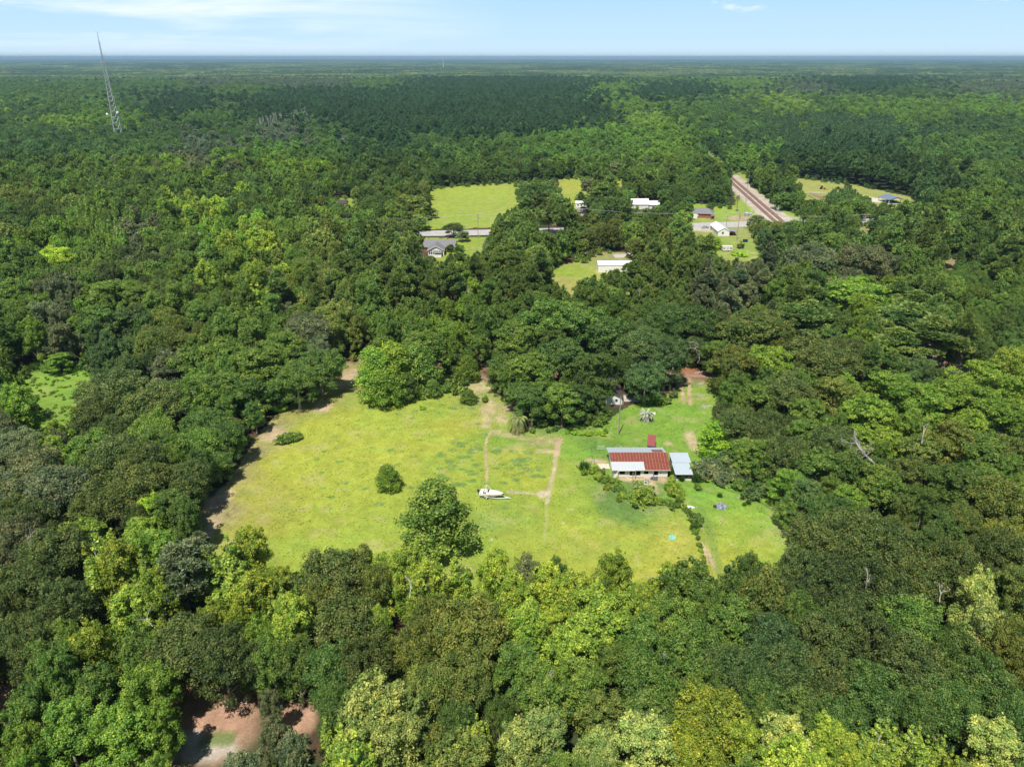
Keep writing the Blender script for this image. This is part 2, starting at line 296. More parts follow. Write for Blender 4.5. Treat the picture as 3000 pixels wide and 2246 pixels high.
cc /= ww[:, None]; lum = cc @ np.array([.3, .6, .1]); cc[:, 0] = np.maximum(cc[:, 0], cc[:, 1] * .60); cc[:, 2] = np.maximum(cc[:, 2], cc[:, 1] * .15); cc = cc * np.array([[.925, .93, .95]])
n1 = fbm(x[idx] / 7, y[idx] / 7, 11, 5); n2 = fbm(x[idx] / 1.7, y[idx] / 1.7, 21, 4); n3 = fbm(x[idx] / 0.6, y[idx] / 0.6, 31, 2)
lush = (.5 * ss(.5, .74, n1))[:, None]; lush = lush * np.array([[.76, .95, 1.0]]) + (1 - lush)
cc = cc * lush * (0.80 + 0.34 * n2)[:, None] * (0.84 + 0.26 * n3)[:, None]
dry = (ss(.60, .74, fbm(x[idx] / 4.3, y[idx] / 4.3, 77, 5)) * 0.35)[:, None]
cc = cc * (1 - dry) + dry * np.array([[.40, .35, .17]])
grass = np.zeros((len(x), 3)); grass[idx] = cc
# forest floor: leaf litter, bare sand, low green cover
f1 = fbm(x / 9, y / 9, 61); f2 = fbm(x / 2.0, y / 2.0, 63); f3 = fbm(x / 30, y / 30, 65)
floor = np.array([[.085, .058, .036]]) * (0.6 + 0.8 * f2)[:, None]
gcov = (ss(.45, .62, f1) * 0.8)[:, None]; floor = floor * (1 - gcov) + gcov * np.array([[.035, .065, .02]])
far = ss(300, 900, np.hypot(x, y))[:, None]; floor = floor * (1 - far) + far * np.array([[.022, .045, .018]])
def blob(cx, cy, rx, ry, soft=0.35, nz=0.35, seed=5):     # soft-edged patch in place coordinates
    r = np.sqrt(((x - cx) / rx) ** 2 + ((y - cy) / ry) ** 2) + nz * (fbm(x / max(rx, .8), y / max(rx, .8), seed) - .5) * 2
    return 1 - ss(1 - soft, 1 + soft, r)
def pblob(px, py, rpx, rpy, **k):                          # the same given in photo px
    a = at(px, py); r = rpx / FPX * depth_of(*a); b0 = at(px, py - rpy); return blob(a[0], a[1], r, max(.25, b0[1] - a[1]), **k)
def band(pts, wd, soft=0.5, seed=7):                       # worn path along photo px points, width in metres
    P = [at(*p)[:2] for p in pts]; best = np.full(len(x), 9.0)
    sel = (x > min(p[0] for p in P) - 6) & (x < max(p[0] for p in P) + 6) & (y > min(p[1] for p in P) - 6) & (y < max(p[1] for p in P) + 6)
    xs_, ys_ = x[sel], y[sel]; d = np.full(sel.sum(), 1e9)
    for (ax, ay), (bx, by) in zip(P, P[1:]):
        L = (bx - ax) ** 2 + (by - ay) ** 2; t = np.clip(((xs_ - ax) * (bx - ax) + (ys_ - ay) * (by - ay)) / L, 0, 1)
        d = np.minimum(d, np.hypot(xs_ - ax - t * (bx - ax), ys_ - ay - t * (by - ay)))
    r = d / (wd / 2) + 0.7 * (fbm(xs_ / 1.3, ys_ / 1.3, seed) - .5); o = np.zeros(len(x)); o[sel] = 1 - ss(1 - soft, 1 + soft, r); return o
colr = floor * (1 - G[:, None]) + grass * G[:, None]
def paint(w, c, k=1.0):
    global colr
    w = (w * k)[:, None]; colr = colr * (1 - w) + w * np.array([c])
SAND = (.50, .42, .32); TAN = (.44, .32, .20); LITTER = (.24, .125, .07); DUST = (.46, .33, .22)
# lower-left clearing, litter road behind the pasture, drive on the right
paint(pblob(560, 2100, 190, 130, nz=.3), (.42, .26, .18)); paint(pblob(560, 2200, 110, 30, nz=.8), (.46, .43, .38), .8); paint(pblob(640, 2170, 60, 22, nz=.9), (.16, .22, .07), .9)
paint(pblob(540, 2160, 55, 14, nz=.9, seed=12), (.52, .50, .47), .9); paint(pblob(860, 2110, 60, 60, nz=.4), (.40, .25, .17)); paint(pblob(30, 2060, 80, 60, nz=.4), (.42, .27, .19)); paint(pblob(40, 2180, 90, 40), (.10, .17, .04))
paint(band([(900,1060),(1020,1052),(1200,1062),(1400,1075),(1600,1085),(1800,1088),(1950,1092),(2060,1100),(2140,1090),(2250,1060)], 7.0), (.22, .125, .08), .95)
paint(band([(980,1052),(1060,1053),(1200,1058),(1400,1070),(1950,1095),(2100,1102)], 2.6), (.36, .29, .24), .8)
paint(pblob(2050, 1085, 90, 12, nz=.4), (.32, .15, .08), .9); paint(band([(1994,1105),(1998,1140),(2003,1180)], 1.1), DUST, .85); paint(band([(2018,1105),(2019,1145),(2023,1185)], 1.1), DUST, .8)
paint(pblob(2000, 1105, 32, 10), (.34, .22, .14), .8)
# paths trodden across the pasture
paint(band([(1440,1262),(1426,1285),(1422,1310),(1425,1345),(1427,1380),(1425,1410)], .75), (.40, .32, .18), .9)
paint(band([(1640,1285),(1634,1310),(1630,1335)], 1.5), DUST, .9); paint(band([(1628,1340),(1622,1385),(1615,1415),(1608,1440),(1603,1475)], 1.0), (.42, .36, .22), .9)
paint(band([(1603,1475),(1600,1530),(1595,1580)], .6), (.38, .36, .18), .45); paint(band([(1490,1441),(1540,1443),(1580,1448),(1608,1440)], 1.0), (.42, .36, .24), .85)
paint(pblob(1592, 1447, 17, 11, nz=.6), (.45, .39, .27), .9)
for a in [(1460,1262,26,6),(1450,1270,15,5),(1500,1275,28,5),(1540,1285,24,4),(1583,1284,12,3),(1590,1320,18,6),(1610,1322,20,5),(1620,1292,16,8),(1430,1205,22,14),(1425,1235,14,18),(1480,1195,30,12),(1440,1185,24,16),(1470,1225,18,14),(1400,1130,40,30)]:
    paint(pblob(*a, nz=.9, soft=.5, seed=int(a[0])), (.46, .36, .23), .62)
for a in [(2028,1290,19,26),(1956,1298,12,6),(1755,1352,26,7),(1788,1425,16,5),(1840,1400,50,7),(1920,1402,35,9),(1915,1425,14,18),(1870,1420,12,8),(1943,1412,14,8),(1740,1348,22,5),(2070,1620,8,30),(2087,1640,7,30),(2180,1455,22,5),(2200,1462,14,4),(2305,1640,12,10),
          (2300,1415,34,6),(2240,1400,30,6),(1850,1165,30,9),(1880,1163,18,8),(1050,1095,40,12),(1000,1120,30,20),(950,1190,26,14),(800,1270,30,22),(640,1460,34,30),(620,1540,22,40)]:
    paint(pblob(*a, nz=.7, soft=.5, seed=int(a[0])), (.47, .36, .24), .8)
paint(band([(2050,1490),(2080,1560),(2095,1620),(2110,1680)], 2.0), (.16, .24, .06), .6); paint(band([(2125,1432),(2200,1455),(2260,1490),(2340,1555)], .8), (.08, .13, .04), .75)
# dark lush tufts on the pasture, many with a sandy middle
T = [(520,1188),(195,1238),(320,1255),(395,1262),(465,1295),(640,1275),(655,1290),(725,1255),(740,1210),(775,1215),(780,1230),(850,1190),(835,1250),(860,1245),(885,1235),(895,1250),(850,1265),(780,1300),(760,1298),(800,1300),
 (850,1322),(690,1325),(705,1335),(715,1355),(710,1375),(785,1380),(640,1372),(830,1390),(835,1410),(870,1355),(915,1380),(860,1408),(700,1440),(705,1470),(740,1478),(775,1480),(645,1415),(650,1432),(845,1455),(1015,1255),
 (1005,1268),(1120,1265),(1210,1268),(1110,1320),(1140,1325),(1170,1315),(1205,1315),(1175,1330),(1130,1340),(1150,1355),(1200,1350),(1165,1372),(1200,1378),(1270,1368),(1275,1385),(1215,1395),(1260,1420),(1300,1425),
 (1130,1413),(1085,1375),(1005,1370),(1050,1345),(1165,1405),(1130,1445),(1045,1465),(185,985),(290,993),(410,970),(370,1020),(465,1048),(530,1025),(630,1013),(475,1003),(650,963),(715,985),(845,985),(880,1085),(920,1155),
 (105,1065),(40,980),(370,1345),(450,1497),(160,1503),(240,1605),(1060,1630),(20,1465),(-20,1090),(-45,1165),(-30,1240),(-110,1260),(-160,1315),(-20,1330),(-130,1400),(-60,1560),(60,1620),(-120,1500)]
rs = random.Random(4)
for i, (a, b) in enumerate(T):
    cx, cy = 1000 + a * .4529, 750 + b * .4529; q = at(cx, cy); r = rs.uniform(.45, .95) * (1.25 if 600 < a < 1320 else 1)
    sel = (np.abs(x - q[0]) < 4) & (np.abs(y - q[1]) < 4)
    for (ox, oy, rr) in [(0, 0, r), (rs.uniform(-1, 1) * r, rs.uniform(-.6, .6) * r, r * .7)]:
        d = np.hypot((x[sel] - q[0] - ox) / (rr * 1.35), (y[sel] - q[1] - oy) / rr); w = (1 - ss(.55, 1.15, d))[:, None] * .66
        colr[sel] = colr[sel] * (1 - w) + w * np.array([[.12, .22, .055]])
    if rs.random() < .38:
        d = np.hypot(x[sel] - q[0], y[sel] - q[1]) / (r * .42); w = (1 - ss(.4, 1.1, d))[:, None] * .8; colr[sel] = colr[sel] * (1 - w) + w * np.array([[.42, .34, .24]])
rn = np.random.RandomState(8)
for k in range(160):                                        # single tufts and pale clods all over
    q = at(rn.uniform(620, 2250), rn.uniform(1130, 1700)); r = rn.uniform(.18, .5)
    sel = (np.abs(x - q[0]) < 2) & (np.abs(y - q[1]) < 2); d = np.hypot(x[sel] - q[0], y[sel] - q[1]) / r; w = (1 - ss(.5, 1.2, d))[:, None] * .6
    c = (.14, .27, .05) if k % 3 else (.52, .48, .36); colr[sel] = colr[sel] * (1 - w) + w * np.array([c])
# railway bed, road verges, far fields
RX = lambda yy: 119.3 + 0.0985 * yy
dr = np.abs(x - RX(y) - 3.0)
paint((1 - ss(8.5, 10.5, dr + 3 * (fbm(x / 4, y / 4, 90) - .5))) * (y > 60) * (y < 680), (.44, .39, .34), .95); paint((1 - ss(10, 16, dr)) * (y >= 680) * (y < 6000), (.17, .23, .07), .95)
paint(pblob(2260, 640, 70, 14, nz=.4), (.50, .45, .38), .9); paint(pblob(2172, 640, 40, 8, nz=.5), (.42, .30, .24), .8)
paint(pblob(2560, 585, 28, 9, nz=.8), (.60, .56, .50), .95); paint(pblob(2396, 575, 14, 10), (.25, .17, .12), .9); paint(pblob(2080, 674, 40, 5), SAND, .8)
paint(band([(2360,563),(2420,564)], 2.0), (.5, .49, .47), .95); paint(band([(2360,567),(2395,590)], 1.4), (.10, .11, .07), .8)
paint(pblob(1560, 668, 20, 3), (.35, .14, .07), .9); paint(pblob(1610, 645, 30, 4), (.30, .12, .06), .9); paint(band([(2190,735),(2200,770),(2210,800)], .8), (.40, .42, .16), .6); paint(band([(2205,735),(2216,770),(2226,800)], .8), (.40, .42, .16), .6)
paint(band([(1815,748),(1870,746),(1890,744)], 5.5), (.36, .33, .30), .9); paint(band([(1760,790),(1745,795),(1770,815)], 1.5), TAN, .6); paint(pblob(1340, 793, 60, 8), (.30, .26, .10), .7)
farn = fbm(x / 900, y / 420, 200); paint(ss(.66, .72, farn) * (np.hypot(x, y) > 2600), (.16, .22, .06), .9)
rough_ = (colr[:, 0] > colr[:, 1] * 1.08); k_ = (.72 + .56 * fbm(x / .9, y / .9, 605, 3)) * (.8 + .4 * fbm(x / 4, y / 4, 611, 3)); colr[rough_] *= k_[rough_][:, None]
colr = np.clip(colr, 0.004, 0.9)
z = 0.05 * (fbm(x / 6, y / 6, 15) - .5) * (np.hypot(x, y) < 700)
me = np_mesh("ground", np.stack([x, y, z], 1), grid_faces(len(gx), len(gy)), {"Col": ("FLOAT_COLOR", "POINT", np.concatenate([colr, np.ones((len(x), 1))], 1).astype(np.float32))})
gm = bpy.data.materials.new("ground"); gm.use_nodes = True; t = gm.node_tree; b = t.nodes["Principled BSDF"]
a = N(t, "ShaderNodeAttribute", attribute_name="Col"); tcn = N(t, "ShaderNodeTexCoord")
nA = N(t, "ShaderNodeTexNoise", i_Scale=2.6, i_Detail=6.0, i_Roughness=.7); t.links.new(tcn.outputs["Object"], nA.inputs[0])
nB = N(t, "ShaderNodeTexNoise", i_Scale=.22, i_Detail=6.0, i_Roughness=.65); t.links.new(tcn.outputs["Object"], nB.inputs[0])
rA = N(t, "ShaderNodeMapRange", n1=.3, n2=.7, n3=.72, n4=1.28); t.links.new(nA.outputs[0], rA.inputs[0])
rB = N(t, "ShaderNodeMapRange", n1=.3, n2=.7, n3=.88, n4=1.12); t.links.new(nB.outputs[0], rB.inputs[0])
mm = N(t, "ShaderNodeMath", operation="MULTIPLY"); t.links.new(rA.outputs[0], mm.inputs[0]); t.links.new(rB.outputs[0], mm.inputs[1])
vm = N(t, "ShaderNodeVectorMath", operation="SCALE"); t.links.new(a.outputs["Vector"], vm.inputs[0]); t.links.new(mm.outputs[0], vm.inputs["Scale"]); t.links.new(vm.outputs[0], b.inputs["Base Color"])
b.inputs["Roughness"].default_value = .95; b.inputs["Specular IOR Level"].default_value = .1
bp = N(t, "ShaderNodeBump", i_Strength=.5, i_Distance=.12); t.links.new(nA.outputs[0], bp.inputs["Height"]); t.links.new(bp.outputs[0], b.inputs["Normal"])
me.materials.append(gm); go = bpy.data.objects.new("ground", me); C.objects.link(go); tag(go, "flat ground of pasture, yards and forest floor", kind="structure")
# ------------------------------------------------------------------ highway, lane, markings
def ribbon(name, pts, wd, zz, m, label=None):
    mb = MB(); P = [np.array(p[:2], float) for p in pts]; L = []; Rr = []
    for i, p in enumerate(P):
        d = P[min(i + 1, len(P) - 1)] - P[max(0, i - 1)]; d /= np.linalg.norm(d); n = np.array([-d[1], d[0]])
        L.append((*(p + n * wd / 2), zz)); Rr.append((*(p - n * wd / 2), zz))
    for i in range(len(P) - 1): mb.add([Rr[i], Rr[i + 1], L[i + 1], L[i]], [(0, 1, 2, 3)])
    return tag(mb.build(name, m), label, kind="structure")
asph = mat("worn_asphalt", (.42, .41, .41), .9, .13, .25); paintm = mat("road_paint", (.70, .70, .68), .7); yel = mat("yellow_road_paint", (.6, .42, .08), .7)
road_pts = [(-620, 420), (-330, 432), (-150, 438), (-34, 441.6), (40, 450), (112, 463), (183, 473), (300, 484), (620, 505)]
ribbon("road", road_pts, 15.0, 0.055, asph, "pale grey two lane highway crossing behind the trees")
def off(pts, d):
    P = [np.array(p, float) for p in pts]; o = []
    for i, p in enumerate(P):
        q = P[min(i + 1, len(P) - 1)] - P[max(0, i - 1)]; q /= np.linalg.norm(q); o.append(p + d * np.array([-q[1], q[0]]))
    return o
for d in (-6.2, 6.2): ribbon("edge_line", off(road_pts, d), .18, .063, paintm)
for d in (-.18, .18): ribbon("centre_line", off(road_pts, d), .14, .063, yel)
ap = [at(1990, 668), at(2075, 668), at(2070, 655), at(2010, 655)]
MBp = MB().add([(a[0], a[1], .048) for a in [at(2030, 676), at(2078, 675), at(2085, 660), at(2028, 660)]], [(0, 1, 2, 3)]); tag(MBp.build("parking_apron", M["concrete"]), kind="structure")
MBp = MB().add([(a[0], a[1], .05) for a in [at(1803, 756), at(1842, 755), at(1842, 744), at(1795, 746)]], [(0, 1, 2, 3)]); tag(MBp.build("driveway", M["concrete"]), kind="structure")
# ------------------------------------------------------------------ railway
rail_m = mat("rail_steel", (.16, .10, .08), .6, .2, 2.0); tie_m = mat("sleeper_brown", (.24, .145, .115), .95, .3, 1.0)
for k, ox in enumerate((0.0, 4.6)):
    rt = empty("railway_track", ("left one of two rusty brown railway tracks on the pale gravel bed", "right one of two rusty brown railway tracks on the pale gravel bed")[k], "railway track", (RX(480) + ox, 480, 0), group="pair of railway tracks")
    mb = MB(); mb.add([(RX(q) - RX(480) + s, q - 480, .13) for q, s in ((150, -1.5), (150, 1.5), (690, 1.5), (690, -1.5))], [(0, 1, 2, 3)]); mb.build("tie_bed", tie_m, rt)
    for s in (-.75, .75):
        mb = MB(); a0, a1 = (RX(150) - RX(480) + s, 150 - 480, .22), (RX(690) - RX(480) + s, 210, .22); mb.tube([a0, a1], .09, 4); mb.build("rail", rail_m, rt)
# ------------------------------------------------------------------ foliage prototypes
def rdir(rng, n, zlo=-1.0):
    zz = rng.uniform(zlo, 1, n); a = rng.uniform(0, 2 * PI, n); s = np.sqrt(1 - zz * zz); return np.stack([s * np.cos(a), s * np.sin(a), zz], 1)
def nrm(a): return a / (np.linalg.norm(a, axis=1, keepdims=True) + 1e-9)
def leafmesh(name, puffs, n, size, m, seed, mode="leaf", zlo=-.55, loose=.6):
    rng = np.random.RandomState(seed); P = np.array(puffs, float); w = P[:, 3] ** 2; w /= w.sum()
    i = rng.choice(len(P), n, p=w); d = rdir(rng, n, zlo); rad = np.where(rng.rand(n) < .18, rng.uniform(.9, 1.5, n), rng.uniform(loose, 1.1, n))
    sc = np.stack([np.ones(n), np.ones(n), P[i, 4]], 1)
    pos = P[i, :3] + d * (P[i, 3] * rad)[:, None] * sc
    r = rng.normal(0, 1, (n, 3)); sz = size * rng.uniform(.65, 1.3, n)
    if mode == "leaf":
        nor = nrm(d + .55 * r + np.array([0, 0, .45])); t1 = nrm(np.cross(nor, rng.normal(0, 1, (n, 3)))); t2 = np.cross(nor, t1); a, b = sz * .5, sz * .36
    elif mode == "needle":
        t1 = nrm(d + .35 * r + np.array([0, 0, .35])); t2 = nrm(np.cross(t1, rng.normal(0, 1, (n, 3)))); a, b = sz * .5, sz * .17
    else:
        t1 = nrm(d * .6 + .3 * r + np.array([0, 0, 1.2])); t2 = nrm(np.cross(t1, rng.normal(0, 1, (n, 3)))); a, b = sz * .7, sz * .10
    V = np.stack([pos - t1 * a[:, None], pos + t2 * b[:, None], pos + t1 * a[:, None], pos - t2 * b[:, None]], 1).reshape(-1, 3)
    F = np.arange(4 * n).reshape(-1, 4); pv = rng.rand(len(P))
    return np_mesh(name, V, F, {"v": ("FLOAT", "FACE", rng.rand(n).astype(np.float32)), "pf": ("FLOAT", "FACE", pv[i].astype(np.float32))}, [m])
def puff_oak(rng):                                # broad bumpy dome
    o = []
    n = 230; ph = rng.uniform(0, 6.3, 6)
    for k in range(n):
        d = rdir(rng, 1, -.3)[0]; az = math.atan2(d[1], d[0]); lump = 1 + .13 * math.sin(3 * az + ph[0]) + .09 * math.sin(5 * az + ph[1] + 3 * d[2]) + .07 * math.sin(8 * az + ph[2] + 6 * d[2])
        s = rng.uniform(.70, .98) * lump; r = rng.uniform(.07, .19)
        o.append((d[0] * 6 * s, d[1] * 6 * s, 10.5 + d[2] * 4.6 * s * (1 if d[2] > 0 else .7), r * 6, .8))
    for k in range(16): o.append((rng.uniform(-3, 3), rng.uniform(-3, 3), rng.uniform(9, 12), 1.7, .8))
    for k in range(46):
        a = rng.uniform(0, 2 * PI); rr = rng.uniform(.6, 1.0); o.append((math.cos(a) * 5.4 * rr, math.sin(a) * 5.4 * rr, rng.uniform(4.0, 8.5), rng.uniform(.5, 1.3), .85))
    return o, 15.5
def puff_hard(rng):                               # taller, lobed, pointed tips
    o = []; lobes = [(rng.uniform(-2.8, 2.8), rng.uniform(-2.8, 2.8), rng.uniform(8, 15), rng.uniform(1.1, 2.6)) for _ in range(20)] + [(0, 0, 14.8, 2.0), (0, 0, 11, 3.0)]
    for (lx, ly, lz, lr) in lobes:
        for k in range(12):
            d = rdir(rng, 1, -.4)[0]; s = rng.uniform(.6, 1.1); o.append((lx + d[0] * lr * s, ly + d[1] * lr * s, lz + d[2] * lr * 1.05 * s, lr * rng.uniform(.18, .44), rng.uniform(.7, 1.1)))
    for k in range(24):
        a = rng.uniform(0, 2 * PI); rr = rng.uniform(.5, 1.05); o.append((math.cos(a) * 4.4 * rr, math.sin(a) * 4.4 * rr, rng.uniform(4, 9), rng.uniform(.7, 1.4), .9))
    return o, 17.0
def puff_bushy(rng):                              # foliage from the ground up: trees standing in the open
    o = []
    for k in range(135):
        f = rng.uniform(0, 1); h = .9 + f * 14.2; rr = 4.9 * (1 - f ** 3.4) ** .5 * (.74 + .26 * math.sin(PI * min(1, f * 1.5 + .08))) + .3; a = rng.uniform(0, 2 * PI); q = rr * rng.uniform(.65, 1.05)
        o.append((math.cos(a) * q, math.sin(a) * q, h, rng.uniform(.6, 1.35), .9))
    for k in range(12): o.append((rng.uniform(-1, 1), rng.uniform(-1, 1), 2 + k * 1.1, 2.0, .9))
    return o, 16.3
def puff_poplar(rng):                             # upright, narrow pointed leaders
    o = []; tops = [(0, 0, 19.3, 1.0)] + [(rng.uniform(-3.3, 3.3), rng.uniform(-3.3, 3.3), rng.uniform(12.5, 17.5), rng.uniform(.7, 1)) for _ in range(9)]
    for (tx, ty, tz, q0) in tops:
        for k in range(17):
            f = (k / 16.0) ** .8; rr = (.15 + f * 2.1) * q0; a = rng.uniform(0, 2 * PI); q = rng.uniform(.3, 1) * rr
            o.append((tx + math.cos(a) * q, ty + math.sin(a) * q, tz - f * 9.5 + rng.uniform(-.4, .4), rng.uniform(.5, .95) * (.45 + .85 * f), 1.0))
    return o, 20.0
def puff_pine(rng):                               # rounded crown of flattened needle pads, open below
    o = []
    for k in range(46):
        f = rng.uniform(0, 1) ** .8; h = 21.0 - f * 9.5; rr = 4.4 * math.sin(min(1, f * 1.25 + .12) * PI * .62); a = rng.uniform(0, 2 * PI); q = rr * rng.uniform(.45, 1)
        o.append((math.cos(a) * q, math.sin(a) * q, h, rng.uniform(.75, 1.35), .62))
    for k in range(8): o.append((rng.uniform(-1, 1), rng.uniform(-1, 1), rng.uniform(17, 21.3), 1.1, .8))
    return o, 21.8
def puff_pecan(rng):                              # big cloud-like drooping lobes
    o = []
    for k in range(24):
        d = rdir(rng, 1, -.15)[0]; s = rng.uniform(.45, .86); lx, ly, lz = d[0] * 6.2 * s, d[1] * 6.2 * s, 10.5 + d[2] * 5.6 * s; lr = rng.uniform(1.0, 2.3)
        for j in range(12):
            e_ = rdir(rng, 1, -.3)[0]; o.append((lx + e_[0] * lr * .85, ly + e_[1] * lr * .85, lz + e_[2] * lr * .6 - .25 * rng.rand(), lr * rng.uniform(.18, .42), rng.uniform(.55, .85)))
    for k in range(10): o.append((rng.uniform(-2.5, 2.5), rng.uniform(-2.5, 2.5), rng.uniform(8.5, 12), 1.8, .8))
    for k in range(34):
        a = rng.uniform(0, 2 * PI); rr = rng.uniform(.55, 1); o.append((math.cos(a) * 5.6 * rr, math.sin(a) * 5.6 * rr, rng.uniform(3.8, 9), rng.uniform(.7, 1.4), .75))
    return o, 16.5
def puff_young(rng):                              # young plantation pine: narrow cone
    o = []
    for k in range(30):
        f = k / 29.0; rr = .2 + 2.0 * f; a = k * 2.4; o.append((math.cos(a) * rr * .75, math.sin(a) * rr * .75, 13.2 - f * 9.0, .45 + .75 * f, .7))
    return o, 13.8
def puff_shrub(rng):                              # unit shrub, about 3 m across
    o = []
    ph = rng.uniform(0, 6.3, 3)
    for k in range(44):
        d = rdir(rng, 1, -.2)[0]; az = math.atan2(d[1], d[0]); s = rng.uniform(.45, 1.05) * (1 + .3 * math.sin(2 * az + ph[0]) + .15 * math.sin(5 * az + ph[1])); o.append((d[0] * 1.35 * s, d[1] * 1.35 * s, .85 + d[2] * 1.15 * s * rng.uniform(.6, 1.1), rng.uniform(.14, .42), .9))
    o.append((0, 0, .7, .95, .9)); return o, 2.3
def trunk(name, puffs, H, r0, m, seed, top=.82, poke=False):
    rng = np.random.RandomState(seed); mb = MB(); lean = rng.uniform(-.35, .35, 2)
    pt = lambda f: (lean[0] * f * 1.5 + .15 * math.sin(f * 5), lean[1] * f * 1.5, f * H * top)
    mb.tube([(0, 0, -.3)] + [pt(f) for f in (.04, .25, .5, .75, 1)], [r0 * 1.5, r0, r0 * .82, r0 * .6, r0 * .38, r0 * .12], 7)
    P = [puffs[j] for j in rng.choice(len(puffs), min(18, len(puffs)), replace=False)]
    for q in P:
        c = np.array(q[:3]); f = np.clip((c[2] / (H * top)) - .28, .22, .85); s = np.array(pt(f)); ext = 1.0 + (rng.uniform(.05, .2) if poke and rng.rand() < .6 else 0)
        e_ = s + (c - s) * ext; mid = s + (e_ - s) * .5 + np.array([0, 0, .05 * np.linalg.norm(e_ - s)]); r1 = r0 * .34 * (1 - f * .4)
        mb.tube([s, mid, e_], [r1, r1 * .7, r1 * (.5 if poke else .25)], 5, cap=False)
    me_ = mb.build(name, m, None, True); d = me_.data; bpy.data.objects.remove(me_); return d
PROTO = {}
SPEC = dict(oak=(puff_oak, "leaf", "bark2", "leaf", 27000, .35, 6500, .66, .42, 5), hardwood=(puff_hard, "leaf", "bark2", "leaf", 26000, .34, 6500, .64, .34, 3),
            poplar=(puff_poplar, "gloss", "bark2", "leaf", 21000, .40, 5500, .66, .34, 3), pine=(puff_pine, "needle", "pine_bark", "needle", 20000, .72, 5200, 1.0, .26, 3),
            pecan=(puff_pecan, "leaf", "bark", "leaf", 28000, .34, 6500, .66, .40, 5), young_pine=(puff_young, "needle", "pine_bark", "needle", 3500, .8, 700, 1.3, .14, 2),
            bushy=(puff_bushy, "leaf", "bark", "leaf", 15000, .44, 2600, 1.0, .30, 3), shrub=(puff_shrub, "leaf", "bark", "leaf", 2600, .24, 420, .55, .05, 3))
RAD = dict(oak=6.6, hardwood=5.4, poplar=4.9, pine=4.6, pecan=6.6, young_pine=2.2, bushy=5.3, shrub=1.7)
for k, (fn, lm, tm, mode, n0, s0, n1_, s1, tr, nv) in SPEC.items():
    PROTO[k] = []
    for v in range(nv):
        rng = np.random.RandomState(hash_ := 100 + v * 17 + len(k) * 7); pf, H = fn(rng)
        PROTO[k].append(dict(H=H, R=RAD[k], crown=[leafmesh(k + "_crown", pf, n0, s0, M[lm], v + 5, mode), leafmesh(k + "_crown_far", pf, n1_, s1, M[lm], v + 55, mode)],
                          trunk=trunk(k + "_trunk", pf, H, tr, M[tm], v + 9, poke=(k in ("hardwood", "oak", "poplar")))))
# ------------------------------------------------------------------ tints (albedo) and their words
TN = dict(OD=(.108,.155,.042,"dark olive"), OG=(.160,.210,.045,"olive"), HM=(.138,.228,.042,"mid green"), HD=(.103,.178,.040,"deep green"), HB=(.180,.300,.042,"fresh green"), YG=(.255,.355,.048,"yellow-green"),
          YY=(.34,.43,.045,"bright yellow"), PN=(.155,.235,.055,"warm green"), PB=(.090,.165,.054,"bluish green"), LP=(.320,.410,.115,"pale silvery green"), GR=(.160,.200,.090,"grey-green"), KB=(.190,.300,.040,"bright green"),
          MG=(.26,.34,.045,"yellow glossy"), BL=(.108,.185,.058,"blue-green"), LM=(.27,.43,.04,"lime green"))
